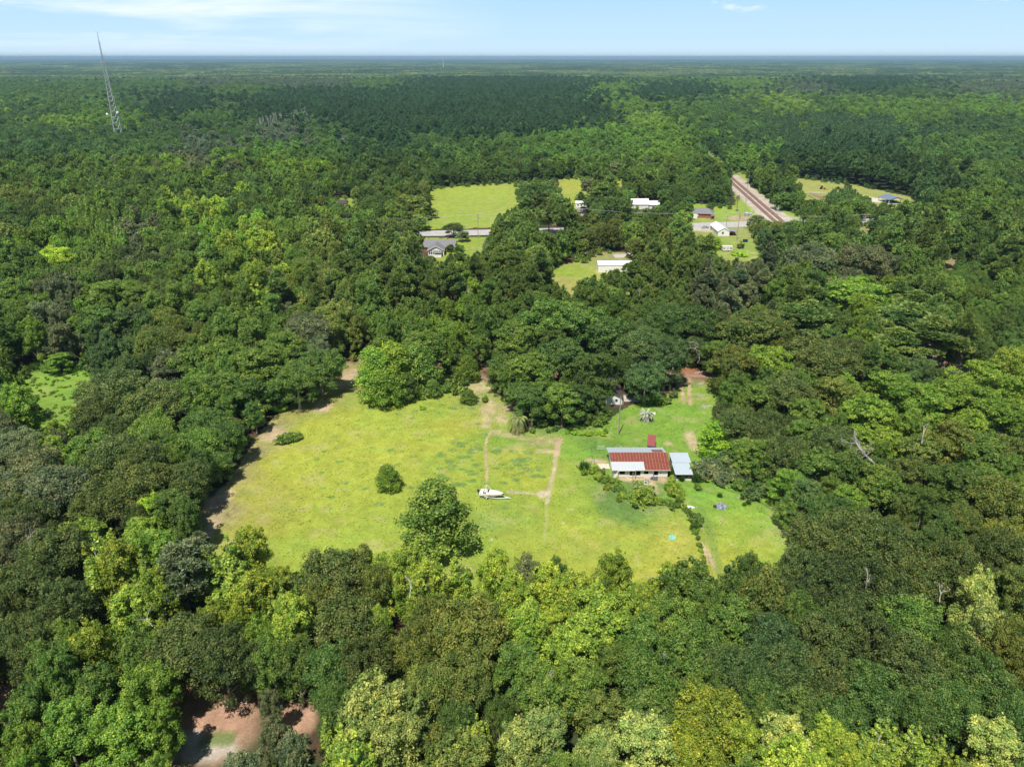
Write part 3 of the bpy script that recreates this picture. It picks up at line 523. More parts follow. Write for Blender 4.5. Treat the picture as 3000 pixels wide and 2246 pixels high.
# crowns read off the photo: S x, S y of the crown's middle, its radius in S px, kind, tint, height
E = []
def ex(s):
    for line in s.split(";"):
        q = line.split()
        if len(q) >= 6: E.append((float(q[0]), float(q[1]), float(q[2]), {"o": "oak", "h": "hardwood", "y": "poplar", "p": "pine", "k": "pecan", "s": "shrub", "c": "young_pine", "b": "bushy"}[q[3]], q[4], float(q[5])))
ex("""218 1215 62 y YG 21;262 1250 55 h YG 19;318 1245 58 y YG 19;345 1300 50 h YG 18;290 1330 55 h YG 15;388 1232 58 p GR 20;500 1220 72 y YG 21;548 1215 48 h YG 19;452 1260 50 h YG 16;548 1300 58 h YG 15;636 1370 58 h YG 19;612 1310 45 y YG 17;
560 1390 52 h HB 15;590 1440 48 h HM 14;120 1200 74 o OD 16;60 1270 80 o OD 16;150 1310 66 o OD 15;40 1170 60 o GR 16;70 1380 64 o OD 15;12 1330 50 o OD 15;210 1400 54 h YG 15;300 1420 54 h HM 15;150 1400 45 h HM 14;110 1455 58 h HM 15;
480 1420 74 o OD 15;545 1432 46 o OD 13;220 1490 62 h HM 14;320 1500 66 h HB 14;60 1545 50 h HM 14;150 1590 72 h HB 14;270 1590 74 h HB 14;350 1580 44 h HB 13;50 1630 56 h HB 12;90 1500 40 h HD 12;
720 1255 80 o OD 17;690 1320 56 o OG 15;745 1350 84 o OD 16;640 1432 50 o HD 14;720 1450 64 o HD 14;790 1440 66 o OD 15;810 1270 46 o OG 15;905 1215 50 y YG 20;880 1260 52 h YG 19;925 1290 52 h YG 18;982 1238 50 y YG 20;940 1345 56 o OG 16;
1010 1370 88 o OG 17;900 1410 58 o OG 15;1000 1470 70 o OG 15;930 1490 56 o OG 14;1070 1250 42 h YG 17;1110 1310 54 h YG 17;1185 1290 56 h YG 17;1140 1262 40 o GR 17;1245 1310 60 h YG 17;1330 1262 44 h YG 19;1300 1360 84 h YG 17;1230 1400 60 h YG 15;
1140 1370 52 h YG 16;1350 1330 50 h YG 17;1380 1390 52 h HM 16;1200 1260 34 o HD 15;1120 1450 58 h HM 14;1180 1510 66 h HM 14;1260 1490 60 h HM 14;1320 1450 52 h HM 14;1400 1470 72 o HM 16;1480 1275 58 h HM 18;1450 1350 62 o HM 16;1390 1560 60 h HD 14;
1500 1420 82 o HM 16;1560 1460 60 o BL 16;1570 1290 44 h HD 17;1610 1270 42 h HD 18;1650 1290 46 h OG 17;1580 1370 64 h HM 16;1450 1540 66 o HM 13;1530 1500 60 o HM 14;
1760 1180 66 o OD 18;1830 1165 70 o OD 18;1910 1190 70 o OD 18;1730 1250 56 o OD 17;1800 1265 72 o OD 17;1885 1280 74 o OD 17;1970 1265 66 o OD 17;1720 1340 52 o HD 16;1660 1390 64 o BL 16;1790 1370 66 o OD 16;1870 1390 72 o OD 16;1960 1350 74 o HM 16;
1700 1450 66 o BL 15;1790 1470 66 o OD 15;1880 1500 74 o HD 15;1970 1450 76 o OD 15;2050 1230 60 o OD 17;2105 1300 44 h LP 19;2110 1370 46 h LP 18;2060 1420 62 o HD 15;2120 1480 72 o HD 14;2050 1530 66 o HD 13;1640 1520 60 o HD 13;1720 1550 60 h HD 13;
1820 1560 60 o HD 12;1980 1540 60 o HD 12;2180 1400 50 o OG 16;2190 1290 46 h OG 17;2150 1200 56 o OD 17;2195 1550 50 o HD 13;800 1550 82 h LP 19;850 1620 74 h LP 16;740 1600 60 y YG 15;880 1550 50 h LP 15;725 1530 46 o HD 12;
1030 1590 50 y YG 14;950 1620 50 h OG 12;1130 1620 62 h LP 15;1180 1600 52 h LP 15;1300 1560 56 h OG 13;1290 1630 50 o LP 12;1400 1620 76 h LP 15;1530 1560 88 o MG 15;1500 1630 70 o MG 13;1590 1610 50 h MG 13;1690 1620 66 h LP 14;
1640 1560 46 h HM 12;1770 1600 48 h YG 12;1890 1600 62 y YG 14;1960 1610 54 y YG 13;2030 1630 48 y YG 12;2150 1620 66 h LP 14;585 1530 26 h GR 10;592 1590 34 h GR 10;1830 1640 50 h YG 11;1080 1550 40 o HD 12;990 1550 46 o HD 11;
808 805 44 b KB 17;848 795 46 b KB 18;830 835 42 b HB 12;905 790 44 b HM 16;925 760 44 h HM 17;1010 795 25 b HB 9;1012 856 18 b HM 4.5;1047 862 9 s HB 2;935 838 18 b HM 6;912 858 9 s LM 1.6;880 835 26 b HD 9;965 835 14 s HM 4;
945 1115 78 b HM 17;838 1030 29 b HB 6.5;616 946 27 s HM 2.2;
1115 740 58 k HM 19;1180 700 64 k HM 21;1250 700 66 k HM 22;1310 730 62 k HD 20;1140 800 60 k HM 17;1210 780 62 k HD 19;1280 800 60 k HD 18;1090 800 44 k HM 13;1150 865 48 k HD 13;1215 865 52 k HM 14;1250 864 38 k HD 12;1268 822 36 k HM 13;
1120 850 34 k HD 10;1210 905 16 s HD 3;1240 905 16 s HM 3;1290 905 24 s HM 3.5;1170 912 16 s HD 2.6;1385 750 62 o BL 17;1440 770 48 o BL 16;1395 815 46 o BL 13;1352 790 26 o HD 12;1500 700 58 o HD 18;1450 700 52 o HD 17;1545 700 40 o OD 16;
1420 858 24 s HM 4;1395 862 16 s HM 3;1455 850 12 s GR 2.5;1620 720 80 k OG 20;1590 790 60 k OG 17;1660 790 66 k KB 17;1560 770 40 h HM 14;1680 700 60 k OG 19;1740 680 52 p PN 20;1740 760 58 h OD 17;1800 790 70 o OD 17;
1850 640 84 k KB 20;1900 690 56 k KB 19;1790 700 44 h HD 16;1960 690 66 p PN 21;2010 720 64 p PN 21;1940 740 50 p PN 18;1980 660 48 p PN 20;1750 560 58 o GR 20;1870 560 60 o GR 20;1810 860 64 k OG 18;1870 900 72 k KB 18;
1930 850 72 k KB 18;1990 880 66 k KB 17;1980 800 40 h BL 13;2060 860 70 k KB 18;2110 830 66 k KB 18;2150 900 66 k KB 17;2190 850 50 k KB 18;2190 790 44 o MG 18;1700 850 60 o OD 16;1640 860 50 k HM 15;1740 900 50 k HM 15;
1548 945 40 b LM 10;1590 915 46 o OD 13;1640 925 52 o OD 13;1570 1000 40 s BL 4.5;1530 1005 34 s GR 4;1650 990 44 h HM 12;1610 980 38 h HM 10;1700 980 52 o OD 14;1740 950 44 h HM 14;1700 1045 40 h HB 10;1760 1010 50 h HM 14;
1800 960 48 o OD 15;1830 1020 50 h HD 14;1740 1080 50 h BL 12;1700 1100 30 h HM 8;1830 1090 44 h HB 12;1790 1110 50 o HD 13;1900 1060 60 h HM 14;1980 980 56 k OG 15;2050 960 60 k OG 16;2130 1000 66 h HM 16;2050 1060 60 h HD 15;2150 1080 60 o OG 16;
1630 1060 26 s BL 4;1660 1045 26 s GR 3.6;1600 1040 26 s HM 3.2;
125 780 30 h HB 7;100 690 40 h GR 18;50 700 44 h HM 17;30 640 50 h HM 17;210 700 56 k HM 17;240 640 60 h HM 17;310 650 50 h HM 16;270 700 50 h BL 15;240 770 40 h BL 9;560 640 38 y YY 18;545 690 26 y YY 18;120 560 40 o YY 17;
340 740 60 o OG 15;250 850 80 o OD 18;330 880 70 o OD 17;420 860 60 o HM 16;410 790 60 h HM 16;490 770 60 h HM 16;480 850 60 h HM 15;560 800 60 h HM 17;620 760 60 h HM 17;540 850 50 h HD 13;600 850 36 h HD 9;640 820 50 o HD 14;
690 790 56 o HD 14;670 720 56 o GR 18;720 700 50 h OG 18;205 978 52 h HM 14;105 985 46 h YG 13;45 968 52 o GR 15;250 990 66 o OD 16;340 970 62 o HM 15;430 960 52 o HM 12;300 1050 70 o OD 16;400 1040 56 o OD 13;120 1070 80 o GR 17;40 1060 70 o GR 17;
210 1100 64 o OD 15;470 1000 36 o HD 8;370 1110 60 h HD 13;340 1110 40 h LM 13;310 1165 50 h HB 12;70 1130 60 o OD 16;440 920 50 o HD 12;360 800 44 h GR 16;500 930 34 h OG 9;545 880 26 y YG 8;600 880 16 s LM 3;
980 492 25 o OD 8;1000 508 16 h GR 6;1636 476 22 b OG 6.5;1549 526 13 b LM 6.5;1600 529 10 s OG 3.8;1588 546 12 s LM 2;1606 549 14 s LM 2.2;1160 412 44 o HD 17;1190 428 30 p PN 19;1138 440 26 h HD 12;1255 424 13 c HD 9;1272 398 20 h GR 8;1222 452 20 h HM 10;
638 446 11 c HD 9;1300 412 26 p PN 20;1290 440 34 o HD 13;1185 470 24 p PN 12;974 536 11 p PN 8;993 538 13 h HM 6;900 480 30 b HM 9;915 455 28 b HM 10;890 440 40 h OG 14;1690 430 26 h HD 12;1812 430 34 o HD 13;1840 445 34 o HM 13;1513 532 18 h HM 9;
1388 1066 34 s YG 4;1278 1016 9 s YG 2;1292 1026 13 s YG 2.2;1306 1034 12 s HM 2;1320 1034 12 s YG 2;1327 1052 9 s HM 1.8;1336 1074 7 s YG 2.4;1450 1036 11 s YG 2.4;1456 1050 12 s YG 2.4;1464 1064 13 s YG 2.6;1446 1084 12 s HM 1.8;1466 1088 10 s HM 1.8;1500 1117 15 s HD 2.6;1512 1176 7 s HM 1.2;
1518 1200 7 s YG 1.2;1524 1222 7 s HM 1.2;1508 1050 10 s HM 2;1240 933 9 s LM 1.1;1255 935 9 s LM 1.1;1270 936 10 s LM 1.1;1285 934 10 s LM 1.2;1300 934 10 s LM 1.3;1308 930 8 s HM 1.4;1226 932 8 s LM 1;1150 928 9 s HM 1.6;1135 926 7 s HD 1.5;1185 930 7 s HD 1.2;1200 926 8 s HD 1.4;
913 880 9 s LM 1;1030 858 5 s HM 1;1535 1012 30 s GR 4;1515 1020 20 s GR 3.6;1556 1030 24 s GR 3;1583 1022 24 s GR 3.4;1620 1030 26 s GR 3.4;1680 1065 22 s GR 3;1366 586 22 p PN 19;1318 607 13 p PN 17;1262 1018 9 s HB 2;1284 1014 11 s YG 2.2;1298 1018 10 s HM 2;1312 1050 9 s YG 1.8;1334 1040 11 s HB 2.2;1342 1056 9 s HM 2;1346 1068 9 s YG 2;1370 1072 13 s HB 2.6;1402 1074 17 s YG 2.8;1424 1080 12 s YG 1.2;1442 1050 10 s HB 2.4;1450 1062 11 s YG 2.4;1462 1048 10 s HB 2;1470 1074 11 s YG 2;1452 1092 9 s HM 1.8;1478 1092 8 s YG 2;1484 1100 8 s HM 1.8;1492 1108 10 s HD 2;1508 1126 12 s HM 2.4;1500 1136 9 s HM 2;1504 1148 7 s HB 1.6;1508 1160 6 s HM 1.2;1515 1188 6 s YG 1;1520 1212 7 s HM 1.2;1528 1232 7 s YG 1.2;1600 1046 18 s HM 3;1640 1050 16 s HB 3;1545 1000 26 s BL 4;""")
rs = random.Random(11); rn = np.random.RandomState(12)
TREES = []                                        # x, y, r, h, kind, tint, explicit
ell = rdir(np.random.RandomState(2), 26, -1.0)
def crown_box(k, h, r): # crown centre height and half height
    b0 = {"pine": .50, "young_pine": .25, "oak": .34, "hardwood": .20, "poplar": .38, "pecan": .18, "shrub": 0.0, "bushy": 0.0}[k]
    return h * (1 + b0) / 2, h * (1 - b0) / 2
for (sx, sy, rS, k, tn, h) in E:
    zc, rz = crown_box(k, h, 0); p = ats(sx, sy, zc); d = depth_of(*p); r = rS * K / FPX * d * (1.12 if k == 'shrub' else 1.0)
    TREES.append((p[0], p[1], r, h, k, tn, 1))
E2 = set()
# anchors for what grows where further off (S x, S y, kind, tint)
AN = [(e[0], e[1], e[3] if e[3] != "shrub" else "hardwood", e[4]) for e in E if e[4] not in ("LM", "YY", "MG", "LP") and e[3] not in ("young_pine", "bushy", "shrub")]
AN += [(sx, sy, {"o": "oak", "h": "hardwood", "y": "poplar", "p": "pine", "k": "pecan", "c": "young_pine"}[k], tn) for sx, sy, k, tn in [
 (30,600,"h","HM"),(110,500,"h","HB"),(60,450,"o","HD"),(200,520,"o","HM"),(180,480,"y","HB"),(240,500,"y","HB"),(300,500,"h","GR"),(300,560,"o","OD"),(400,560,"h","HM"),(380,500,"o","HM"),(460,480,"h","HB"),(420,440,"h","YG"),(560,500,"h","YG"),(600,470,"h","HM"),(640,500,"o","HM"),
 (700,500,"h","OG"),(780,470,"o","HM"),(850,500,"o","OD"),(830,550,"p","PN"),(760,560,"p","PN"),(760,600,"p","PN"),(700,570,"o","OG"),(900,620,"p","PN"),(880,580,"p","PN"),(960,600,"p","PN"),(1000,600,"h","HB"),(1050,590,"p","PN"),(1090,560,"p","PN"),(1110,480,"p","PN"),(1090,520,"p","PN"),
 (1130,600,"p","PN"),(1000,640,"h","KB"),(900,660,"h","HM"),(960,680,"h","KB"),(820,640,"h","HM"),(860,700,"h","HM"),(780,700,"h","OG"),(1040,700,"k","HM"),(1060,650,"h","HM"),(1170,540,"h","HM"),(1210,520,"h","HM"),(1240,520,"o","HM"),(1290,490,"k","OG"),(1340,520,"o","HM"),(1290,610,"p","PN"),(1400,560,"k","OG"),(1420,500,"k","OG"),(1400,480,"k","HM"),
 (1380,600,"p","PN"),(1440,590,"p","PN"),(1500,560,"p","PN"),(1340,640,"h","HM"),(1290,650,"h","HM"),(1450,640,"h","OG"),(1560,580,"p","PN"),(1600,600,"p","GR"),(1620,640,"h","GR"),(1550,630,"p","GR"),(1680,560,"h","HD"),(1660,500,"h","BL"),(1700,500,"o","HD"),(1720,600,"h","HD"),(1640,480,"o","OG"),(1790,480,"h","HD"),(1830,440,"o","HM"),(1900,480,"o","HD"),(1940,520,"p","PN"),(2000,520,"p","PN"),
 (1980,560,"h","HM"),(2060,480,"h","HM"),(2120,520,"h","HD"),(2060,600,"o","HM"),(2120,620,"o","HD"),(2180,560,"p","PN"),(2180,620,"h","HM"),(2100,680,"o","HM"),(2160,720,"o","HD"),(2080,740,"o","HD"),(2200,700,"o","HD"),(1690,420,"h","HD"),(1680,400,"h","HD"),(1640,390,"h","HM"),(1860,520,"h","HD"),(1680,640,"h","HM"),(1760,620,"h","HM"),
 (1540,400,"k","HD"),(1480,400,"k","HD"),(1440,420,"k","HD"),(1400,380,"h","HM"),(1360,420,"o","HM"),(1300,420,"p","PN"),(1300,440,"o","HD"),(1160,400,"o","HD"),(1130,380,"o","HD"),(1180,430,"p","PN"),(860,430,"h","HM"),(900,430,"o","OG"),(820,430,"o","HD"),(960,380,"h","HD"),(860,370,"o","HD"),(1050,370,"h","HD"),(1000,330,"h","HM"),(920,310,"o","HD"),(1100,320,"h","HM"),
 (1200,320,"h","HB"),(1300,330,"h","HM"),(1250,300,"h","HB"),(1350,300,"h","HB"),(1420,330,"h","KB"),(1480,330,"h","KB"),(1440,280,"h","KB"),(1405,262,"h","YG"),(1370,230,"h","KB"),(1330,195,"h","KB"),(1530,340,"h","HM"),(1560,310,"h","HD"),(1560,270,"o","HD"),(1500,240,"h","HM"),(1620,330,"h","HB"),(1640,350,"h","HM"),
 (1700,360,"p","PB"),(1800,360,"p","PB"),(1900,380,"p","PB"),(2000,400,"p","PB"),(1850,330,"p","PB"),(2100,380,"h","HD"),(2150,350,"o","HD"),(2000,330,"h","HM"),(2100,440,"h","HM"),(2080,320,"h","HM"),
 (1650,300,"c","BL"),(1750,300,"c","BL"),(1850,290,"c","BL"),(1950,290,"c","BL"),(1700,260,"c","BL"),(1800,255,"c","BL"),(1900,255,"c","BL"),(2020,290,"c","BL"),(2050,310,"h","HM"),(2180,270,"o","HD"),(2100,260,"h","HD"),(2000,240,"h","KB"),(2150,240,"h","KB"),(1900,230,"h","KB"),(1700,225,"h","YG"),(1780,225,"h","HM"),(1600,230,"o","HD"),
 (700,330,"h","HM"),(780,350,"h","HD"),(640,360,"h","KB"),(560,380,"h","HM"),(600,340,"h","HB"),(500,340,"h","KB"),(420,340,"h","GR"),(460,320,"h","GR"),(380,350,"h","KB"),(300,330,"h","HM"),(220,360,"h","HM"),(100,340,"h","HD"),(40,330,"o","HD"),(60,380,"h","HM"),(140,400,"h","HM"),(60,420,"o","OG"),(260,400,"o","HD"),(340,410,"h","HM"),(420,400,"h","HM"),(480,420,"o","HD"),
 (520,400,"o","HD"),(240,300,"o","HD"),(350,300,"o","HD"),(140,300,"o","HD"),(60,280,"o","HD"),(500,290,"o","HD"),(600,290,"h","GR"),(700,280,"o","HD"),(850,290,"p","PB"),(950,270,"p","PB"),(1050,260,"p","PB"),(1150,260,"p","PB"),(1250,250,"p","PB"),(800,250,"p","PB"),(900,230,"p","PB"),(1000,210,"p","PB"),(1100,210,"p","PB"),(1200,200,"p","PB"),(700,220,"p","PB"),
 (120,262,"h","YG"),(205,248,"h","KB"),(150,240,"h","HM"),(60,250,"o","HD"),(300,230,"o","HD"),(400,230,"p","PB"),(520,200,"h","HM"),(450,170,"h","GR"),(600,170,"h","GR"),(350,180,"h","HM"),(440,250,"h","HM"),(500,230,"o","HD"),(560,230,"p","PB"),(60,190,"h","HM"),(200,200,"h","HM"),(800,180,"h","HM"),(720,175,"h","GR"),
 (1600,180,"h","KB"),(1500,170,"h","HM"),(1750,190,"h","GR"),(2150,190,"h","GR"),(1400,170,"h","HM"),(1450,200,"p","PB"),(1950,200,"h","HD"),(1850,180,"p","PB")]]
ANP = np.array([(a[0], a[1]) for a in AN]); 
def pick_kind(sx, sy, x_, y_):
    k2 = 1.0 if sy > 500 else 2.0 + (500 - sy) / 120.0
    wv = 14 if sy > 500 else 5
    d = (ANP[:, 0] - sx - rs.uniform(-1, 1) * wv * 2.2) ** 2 + ((ANP[:, 1] - sy - rs.uniform(-1, 1) * wv) * k2) ** 2
    d = (d + 60) * rn.uniform(.25, 1.0, len(AN)) ** (2.2 if sy < 420 else 1.6)
    return AN[int(np.argmin(d))][2:]
# no-tree zones on the ground: road, railway, buildings (x0, x1, y0, y1)
HOUSES = [(22, 48, 152, 184), (27, 34, 201, 216), (46, 51, 212, 221), (-50, -29, 385, 409), (40, 60, 350, 366), (116, 133, 430, 456), (262, 280, 536, 554), (116, 134, 484, 500), (76, 103, 512, 530), (42, 54, 494, 532), (-122, -114, 524, 534), (-34, -17, 314, 320), (110, 120, 392, 398), (50, 70, 330, 340), (-10, 1, 149, 154), (240, 248, 600, 606)]
def road_y(x_): return np.interp(x_, [p[0] for p in road_pts], [p[1] for p in road_pts])
def blocked(x_, y_, r_):
    if abs(y_ - road_y(x_)) < 8 + r_ * .55: return True
    dx = x_ - RX(y_) - 3
    if abs(dx) < ((8 if y_ > 470 else 3.6) if y_ < 700 else 8.0) + r_ * ((.5 if y_ > 470 else .12) if y_ < 900 else .2): return True
    for a in HOUSES:
        if a[0] - r_ * .6 < x_ < a[1] + r_ * .6 and a[2] - r_ * .6 < y_ < a[3] + r_ * .6: return True
    return False
def seen_open(x_, y_, r_, h_, k_):                # would this tree stand before ground the photo shows?
    zc, rz = crown_box(k_, h_, r_)
    P = ell * np.array([r_, r_, rz]) * .96 + np.array([x_, y_, zc])
    px_, py_ = proj(P[:, 0], P[:, 1], P[:, 2]); tz = np.array([0.2, h_ * .3]); a_, b_ = proj(np.full(2, x_), np.full(2, y_), tz)
    return look(omask, px_, py_).sum() > 1 or look(omask, a_, b_).sum() > 0
cell = {}; CS = 10.0
def add_hash(t_): cell.setdefault((int(t_[0] // CS), int(t_[1] // CS)), []).append(t_)
def crowded(x_, y_, r_, f=.62):
    i, j = int(x_ // CS), int(y_ // CS)
    for a in (-2, -1, 0, 1, 2):
        for b_ in (-2, -1, 0, 1, 2):
            for q in cell.get((i + a, j + b_), ()):
                m_ = (q[2] + r_) * (f if not q[6] else .60)
                if (q[0] - x_) ** 2 + (q[1] - y_) ** 2 < m_ * m_: return True
    return False
for t_ in TREES: add_hash(t_)
HT = dict(bushy=(8, 13), oak=(11.5, 18.5), hardwood=(12, 21), poplar=(16, 22), pine=(17, 25), pecan=(12.5, 21), young_pine=(11, 14), shrub=(1.5, 4))
RR = dict(bushy=(2.8, 4.4), oak=(5.2, 7.9), hardwood=(4.5, 7.0), poplar=(3.6, 5.2), pine=(3.6, 5.3), pecan=(5.4, 8.0), young_pine=(1.9, 2.4), shrub=(1.2, 2.4))
def fill(y0, y1, step, f, big=1.0, lim=None, tries=(1, .72, .5, .34)):
    out_ = []; yy = y0
    while yy < y1:
        half = (.735 * (yy * CP + 38)) + 14 + yy * .012
        xs_ = np.arange(-half, half, step)
        for xx in xs_:
            x_ = xx + rs.uniform(-.5, .5) * step; y_ = yy + rs.uniform(-.5, .5) * step
            qx, qy = proj(np.array([x_]), np.array([y_]), 11.0); k_, tn = pick_kind(float(qx[0]) / K, float(qy[0]) / K, x_, y_)
            for s in tries:
                h_ = rs.uniform(*HT[k_]) * (.45 + .55 * s); r_ = rs.uniform(*RR[k_]) * s * big; kk = k_
                if s < .4: kk, h_, r_ = "shrub", rs.uniform(2.0, 4.5), rs.uniform(1.5, 2.6)
                if crowded(x_, y_, r_, f): continue
                if blocked(x_, y_, r_): continue
                if y_ < 760 and seen_open(x_, y_, r_, h_, kk): continue
                gx_, gy_ = proj(np.array([x_]), np.array([y_]), 0.0)
                if y_ < 700 and look(gmask, gx_, gy_)[0] and s > .4: continue
                t_ = (x_, y_, r_, h_, kk, tn, 0); add_hash(t_); out_.append(t_); break
        yy += step * .8
    return out_
near_t = fill(46, 330, 4.4, .73)
TREES += near_t
mid_t = fill(330, 760, 5.0, .76)
far_t = fill(760, 1500, 7.0, .78, 1.1)
far2_t = fill(1500, 3600, 11.5, .72, 1.6, tries=(1,))
print("trees", len(TREES), len(mid_t), len(far_t), len(far2_t))
# ------------------------------------------------------------------ single trees
KN = dict(oak="oak", hardwood="sweetgum", poplar="poplar", pine="pine", pecan="pecan", young_pine="young pine", shrub="shrub", bushy="leafy")
OBJN = dict(oak="oak_tree", hardwood="sweetgum_tree", poplar="poplar_tree", pine="pine_tree", pecan="pecan_tree", young_pine="young_pine", shrub="shrub", bushy="leafy_tree")
def zone(sx, sy):
    if sy > 1170: return "lower woods" if 560 < sx < 1500 else ("lower left woods" if sx <= 560 else "lower right woods")
    if sx < 770 and sy > 760: return "woods left of the pasture"
    if sx > 1500 and sy > 700: return "woods right of the barn"
    if sy > 640: return "woods behind the pasture"
    return "woods near the highway" if sy > 380 else "far woods"
def tint_of(tn, x_=0.0, y_=0.0):
    a = TN[tn]; far_ = 1.0 if y_ > 330 else 0.0
    m_ = rs.uniform(.80 - .16 * far_, 1.20 + .22 * far_) * (.84 + .40 * float(fbm(x_ / 55.0, y_ / 55.0, 400, 3))) ; h_ = rs.uniform(-.07, .08)
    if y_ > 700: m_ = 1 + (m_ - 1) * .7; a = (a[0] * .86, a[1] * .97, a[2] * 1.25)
    return (a[0] * m_ * (1 + h_), a[1] * m_, a[2] * m_ * (1 - h_))
LM_ = [("the white boat", -4.9, 151.6), ("the tin roof barn", 31.5, 160), ("the fan palm", 1.4, 187), ("the silvery palm", 37, 195), ("the white cottage", 30, 206), ("the teal tarp", 28, 134), ("the tall lone tree", -39, 131), ("the pasture sapling", -30, 155),
       ("the long white building", 50, 357), ("the grey roofed house", -39, 396), ("the white caravan", 115, 397), ("the pavilion", 271, 545), ("the orange tractor", 244, 602), ("the white farmhouse", 86, 521), ("the green meadow", -128, 208), ("the litter clearing", -54, 92),
       ("the tarp pile", 47, 148), ("the litter drive", 46, 214), ("the rail crossing", 166, 478), ("the brick house", 124, 492), ("the far cottage", -117, 528), ("the bleached dead tree", 66, 176), ("the far field", -10, 520), ("the highway pole", -20, 425)]
NUMW = {5: "five", 10: "ten", 15: "fifteen", 20: "twenty", 25: "twenty-five", 30: "thirty", 35: "thirty-five", 40: "forty", 45: "forty-five", 50: "fifty", 55: "fifty-five", 60: "sixty", 65: "sixty-five", 70: "seventy", 75: "seventy-five", 80: "eighty", 85: "eighty-five", 90: "ninety", 95: "ninety-five", 100: "hundred"}
seen_lab = set()
def neigh(t_, rank):
    i, j = int(t_[0] // CS), int(t_[1] // CS); c_ = []
    for a in (-2, -1, 0, 1, 2):
        for b_ in (-2, -1, 0, 1, 2):
            for q in cell.get((i + a, j + b_), ()):
                if q is not t_ and q[4] != "shrub": c_.append(((q[0] - t_[0]) ** 2 + (q[1] - t_[1]) ** 2, q))
    c_.sort(key=lambda z_: z_[0]); return c_[rank][1] if len(c_) > rank else None
def make_label(t_, wide):
    x_, y_, r_, h_, k_, tn, exq = t_
    lm = sorted(LM_, key=lambda q: math.hypot(q[1] - x_, q[2] - y_))
    for rank in (0, 1, 2, 3, 4):
        for li in (0, 1, 2):
            q = lm[li]; dx, dy = x_ - q[1], y_ - q[2]; d = math.hypot(dx, dy); n5 = int(round(d / 5) * 5)
            rel = ("beyond" if dy > 0 else "before") if abs(dy) > abs(dx) else "beside"
            n20 = int(round(d / 10) * 10); ds = (NUMW[max(5, n5)] if n5 <= 100 else {100: "hundred", 200: "two-hundred", 300: "three-hundred", 400: "four-hundred"}.get(n20 // 100 * 100, "five-hundred") + {0: "", 10: "-ten", 20: "-twenty", 30: "-thirty", 40: "-forty", 50: "-fifty", 60: "-sixty", 70: "-seventy", 80: "-eighty", 90: "-ninety"}[n20 % 100]) + " metres "
            nb = neigh(t_, rank); s2 = f", next to {TN[nb[5]][3].replace('pale silvery green', 'silvery')} {KN[nb[4]]}" if nb else ""
            lab = f"{wide} {TN[tn][3]} {KN[k_]}{' tree' if k_ == 'bushy' else ''} {ds}{rel} {q[0]}{s2}"
            if len(lab.replace(',', '').split()) > 15: lab = lab.replace(f"{TN[tn][3]} ", '', 1) if wide in lab else lab
            if lab not in seen_lab: seen_lab.add(lab); return lab
            l2 = ("tall " if h_ > 17 else "short ") + lab
            if rank > 0 and len(l2.replace(",", "").split()) <= 15 and l2 not in seen_lab: seen_lab.add(l2); return l2
    return lab
used = {}; spots = set()
BAD_H = dict()
def plant(t_, forced_lod=None):
    x_, y_, r_, h_, k_, tn, exq = t_; var = PROTO[k_][rs.randrange(len(PROTO[k_]))]
    lod = 0 if y_ < 345 else 1
    qx, qy = proj(np.array([x_]), np.array([y_]), h_ * .6); fx, fy = float(qx[0]) / 3000 * 100, float(qy[0]) / 2246 * 100
    wide = "broad" if r_ > 5.6 else ("slim" if r_ < 3.6 and k_ != "shrub" else ("low" if k_ == "shrub" else "rounded"))
    lab = make_label(t_, wide)
    zn = zone(fx / 100 * 2212, fy / 100 * 1656)
    o = empty(OBJN[k_], lab, "shrub" if k_ == "shrub" else "tree" if False else (KN[k_] + " tree"), (x_, y_, 0), rs.uniform(0, 2 * PI), KN[k_] + "s of the " + zn, (r_ / var["R"], r_ / var["R"], h_ / var["H"]))
    c = bpy.data.objects.new("crown", var["crown"][lod]); C.objects.link(c); c.parent = o; c["tint"] = tint_of(tn, x_, y_)
    if k_ != "shrub":
        q = bpy.data.objects.new("trunk", var["trunk"]); C.objects.link(q); q.parent = o
    return o, c
lodsrc = {}
count = {}
keep = []; rest = []
order = sorted(TREES, key=lambda t_: -(t_[2] * t_[3]) / max(60, t_[1]) ** 2 if not t_[6] else -1e9)
for t_ in order:
    qx, qy = proj(np.array([t_[0]]), np.array([t_[1]]), t_[3] * .7)
    outside = not (-60 < qx[0] < 3060 and qy[0] < 2330)
    c_ = count.get(t_[4], 0)
    if (c_ >= 290 and not t_[6]) or (outside and not t_[6]): rest.append(t_)
    else: count[t_[4]] = c_ + 1; keep.append(t_)
print("kept", count, "rest", len(rest))
for t_ in keep: plant(t_)
